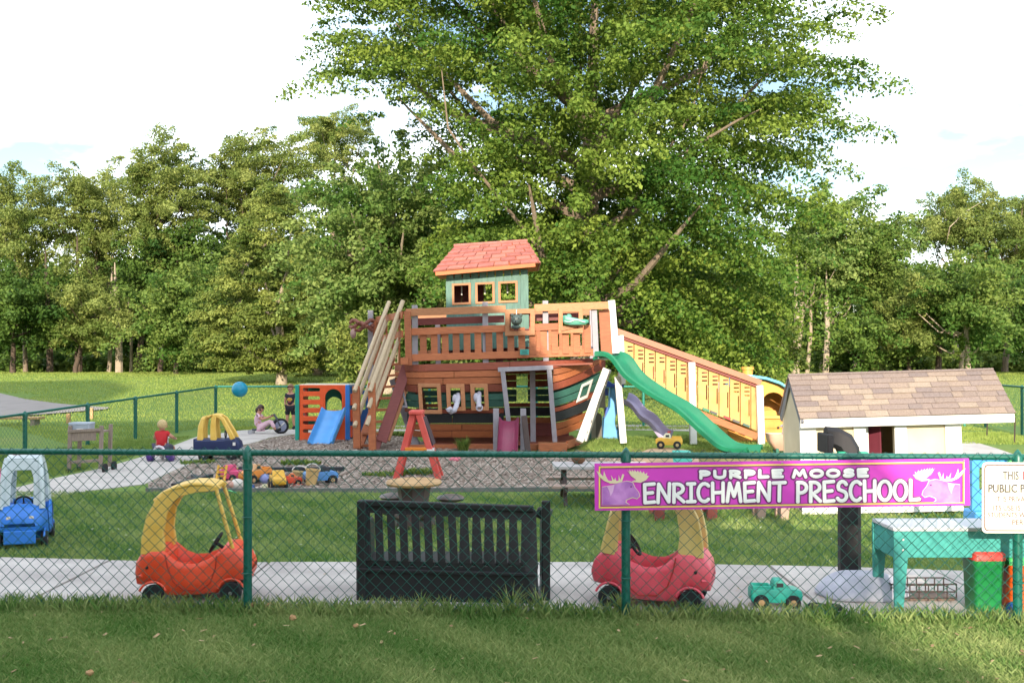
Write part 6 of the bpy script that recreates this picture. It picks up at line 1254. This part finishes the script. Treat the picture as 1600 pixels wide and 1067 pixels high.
    if shoes:
        for s in 'LR':
            a, t = J['an' + s], J['toe' + s]; q = MB(); q.loft([[p + Vector((dx*w, dy*w, z)) for dx, dy, z in ((-1, -1, -.035), (1, -1, -.035), (1, 1, -.035), (-1, 1, -.035), (-.8, -.8, hh), (.8, -.8, hh), (.8, .8, hh), (-.8, .8, hh))][:4] + [p + Vector((dx*w*.8, dy*w*.8, hh)) for dx, dy in ((-1, 1), (1, 1), (1, -1), (-1, -1))] for p, w, hh in ((a - (t - a).normalized()*.03, .035, .04), (a, .04, .045), (t, .042, .02), (t + (t - a).normalized()*.03, .03, .0))]) if False else q.tube([a - (t - a).normalized()*.035, a, t, t + (t - a).normalized()*.03], [.03, .042, .042, .025], 10); q.obj('shoe', shoes, r, True)
    return r
H_blond = mat('hair_blond', 'b8a070', .7, .2, 40); H_brown = mat('hair_brown', '3c261e', .6, .25, 40); H_mid = mat('hair_mid', '7c5c46', .7, .2, 40)
# toddler in red, seen from behind on a small trike
g = G(252, 721)
person('toddler in a red shirt seen from behind, riding a small trike at left', g, {'pel': (0, .0, .27), 'waist': (.0, .02, .37), 'chest': (0, .05, .48), 'neck': (0, .06, .575), 'head': (0, .07, .65), 'crown': (0, .07, .715),
  'shL': (-.10, .05, .53), 'elL': (-.17, .12, .43), 'wrL': (-.15, .26, .41), 'shR': (.10, .05, .53), 'elR': (.19, .10, .45), 'wrR': (.17, .26, .42), 'hipL': (-.07, .03, .25), 'knL': (-.14, .25, .26), 'anL': (-.12, .33, .08), 'toeL': (-.12, .42, .05), 'hipR': (.07, .03, .25), 'knR': (.14, .25, .26), 'anR': (.12, .33, .08), 'toeR': (.12, .42, .05)},
  H_blond, plas('shirt_red', 'b01c22', .8), mat('shorts_dark', '4a4a5a', .8, .1, 20), (0, 1, 0), M_white, .45, .9)
tr = thing('toddler_trike', 'small white trike with purple wheels under the red-shirted toddler', 'trike', g, worldco=False); M_pur = plas('trike_purple', '4a2f7a')
for s in (-1, 1):
    b = MB(); b.lathe([(.03, -.05), (.10, -.05), (.118, -.02), (.118, .02), (.10, .05), (.03, .05)], (s*.19, -.04, .118), 18, 'X'); w_ = b.obj('wheel', M_pur, tr, True); b = MB(); b.lathe([(.05, -.055), (.02, -.06), (.05, .055), (.02, .06)], (s*.19, -.04, .118), 12, 'X'); b.obj('hub', plas('trike_lilac', '8a6aa8'), w_, True)
b = MB(); b.lathe([(.03, -.04), (.11, -.04), (.125, 0), (.11, .04), (.03, .04)], (0, .42, .125), 18, 'X'); b.obj('front_wheel', M_pur, tr, True)
b = MB(); b.box((0, -.04, .16), (.26, .14, .05)); b.strip([(0, -.1, .2), (0, 0, .17), (0, .25, .2), (0, .38, .3)], [.2, .16, .08, .06], .05, (1, 0, 0)); b.obj('frame', plas('trike_white', 'cfc4cc'), tr, True, .01)
b = MB(); b.box((0, -.115, .15), (.12, .015, .05)); b.obj('rear_badge', plas('trike_red', 'b8404a'), tr, False, .005)
b = MB(); b.tube([(-.1, -.11, .22), (-.06, -.13, .28), (0, -.135, .30), (.06, -.13, .28), (.1, -.11, .22)], .025, 8); b.obj('seat_back', plas('trike_white', 'cfc4cc'), tr, True)
b = MB(); b.tube([(0, .42, .14), (0, .36, .36), (0, .34, .42)], .018, 7); b.tube([(-.18, .28, .42), (-.08, .33, .43), (.08, .33, .43), (.18, .28, .42)], .014, 7); b.obj('handlebar', M_white, tr, True)
# girl in pink on a low trike, riding to the right
g = G(405, 678)
person('child in pale pink clothes with brown hair riding a low black trike', g, {'pel': (0, 0, .20), 'waist': (-.05, 0, .31), 'chest': (-.05, 0, .44), 'neck': (-.01, 0, .545), 'head': (.04, 0, .62), 'crown': (.05, 0, .69),
  'shL': (-.03, .11, .49), 'elL': (.13, .15, .40), 'wrL': (.31, .15, .46), 'shR': (-.03, -.11, .49), 'elR': (.12, -.15, .39), 'wrR': (.31, -.15, .46), 'hipL': (.05, .07, .19), 'knL': (.30, .09, .32), 'anL': (.46, .10, .12), 'toeL': (.55, .10, .15), 'hipR': (.05, -.07, .19), 'knR': (.31, -.09, .34), 'anR': (.46, -.10, .10), 'toeR': (.56, -.10, .13)},
  H_brown, mat('shirt_pink', 'd6b2bf', .85, .06, 20), mat('trousers_pink', 'd6b2bf', .85, .06, 20), (1, -.35, -.1), M_rubber, .6, 1.75, .03)
tr = thing('low_trike', 'low black trike with one big front wheel under the child in pink', 'trike', g, worldco=False)
b = MB(); b.torus((.56, 0, .205), .175, .03, 'Y', 26, 8); fwh = b.obj('front_wheel', M_rubber, tr, True)
b = MB(); b.lathe([(.155, -.012), (.14, -.02), (.02, -.03), (.02, .03), (.14, .02), (.155, .012)], (.56, 0, .205), 20, 'Y'); b.obj('wheel_disc', plas('disc_grey', '8a90a8'), fwh, True)
b = MB(); b.beam((.47, -.035, .12), (.66, -.035, .30), .03, .01); b.obj('crank', M_white, fwh)
b = MB(); b.tube([(.56, -.05, .205), (.46, -.05, .40), (.38, 0, .50)], .02, 7); b.tube([(.56, .05, .205), (.46, .05, .40), (.38, 0, .50)], .02, 7); b.tube([(.36, -.2, .49), (.38, 0, .51), (.36, .2, .49)], .015, 7); b.obj('fork', plas('fork_grey', '3c444e'), tr, True)
b = MB(); b.tube([(.44, 0, .38), (.22, 0, .14), (0, 0, .10), (-.18, 0, .12)], .022, 7); b.box((-.02, 0, .12), (.22, .2, .03)); b.obj('frame', plas('fork_grey', '3c444e'), tr, True)
for s in (-1, 1): b = MB(); b.lathe([(.02, -.025), (.06, -.025), (.06, .025), (.02, .025)], (-.20, s*.13, .06), 14, 'Y'); b.obj('rear_wheel', mat('wheel_pale', 'a0a0a4', .5, .1, 10), tr, True)
# boy standing
g = G(454, 671)
person('child in black outfit with yellow print standing beside the orange climber', g, {'pel': (0, 0, .64), 'waist': (0, 0, .76), 'chest': (0, 0, .90), 'neck': (0, 0, 1.02), 'head': (0, -.01, 1.11), 'crown': (0, -.01, 1.18),
  'shL': (-.115, 0, .955), 'elL': (-.15, .02, .77), 'wrL': (-.13, -.03, .60), 'shR': (.115, 0, .955), 'elR': (.15, .02, .77), 'wrR': (.14, -.03, .61), 'hipL': (-.07, 0, .60), 'knL': (-.09, -.01, .34), 'anL': (-.11, .02, .07), 'toeL': (-.12, -.09, .045), 'hipR': (.07, 0, .60), 'knR': (.08, -.01, .34), 'anR': (.09, .02, .07), 'toeR': (.10, -.09, .045)},
  H_mid, mat('shirt_black', '1e1c2c', .85, .1, 20), mat('shorts_black', '17171f', .85, .1, 20), (-.25, -1, 0), M_rubber, .5, .85)
p_ = [o for o in bpy.data.objects if o.name.startswith('person') and o.parent is None][-1]
b = MB(); b.ball((0, -.115, .83), (.075, .012, .05), 12, 6); b.obj('shirt_print', mat('print_yellow', 'b89038', .8, .2, 30), p_, True); b = MB(); b.ball((0, -.113, .76), (.05, .01, .025), 12, 6); b.obj('shirt_print', mat('print_red', '8a3a48', .8, .2, 30), p_, True)
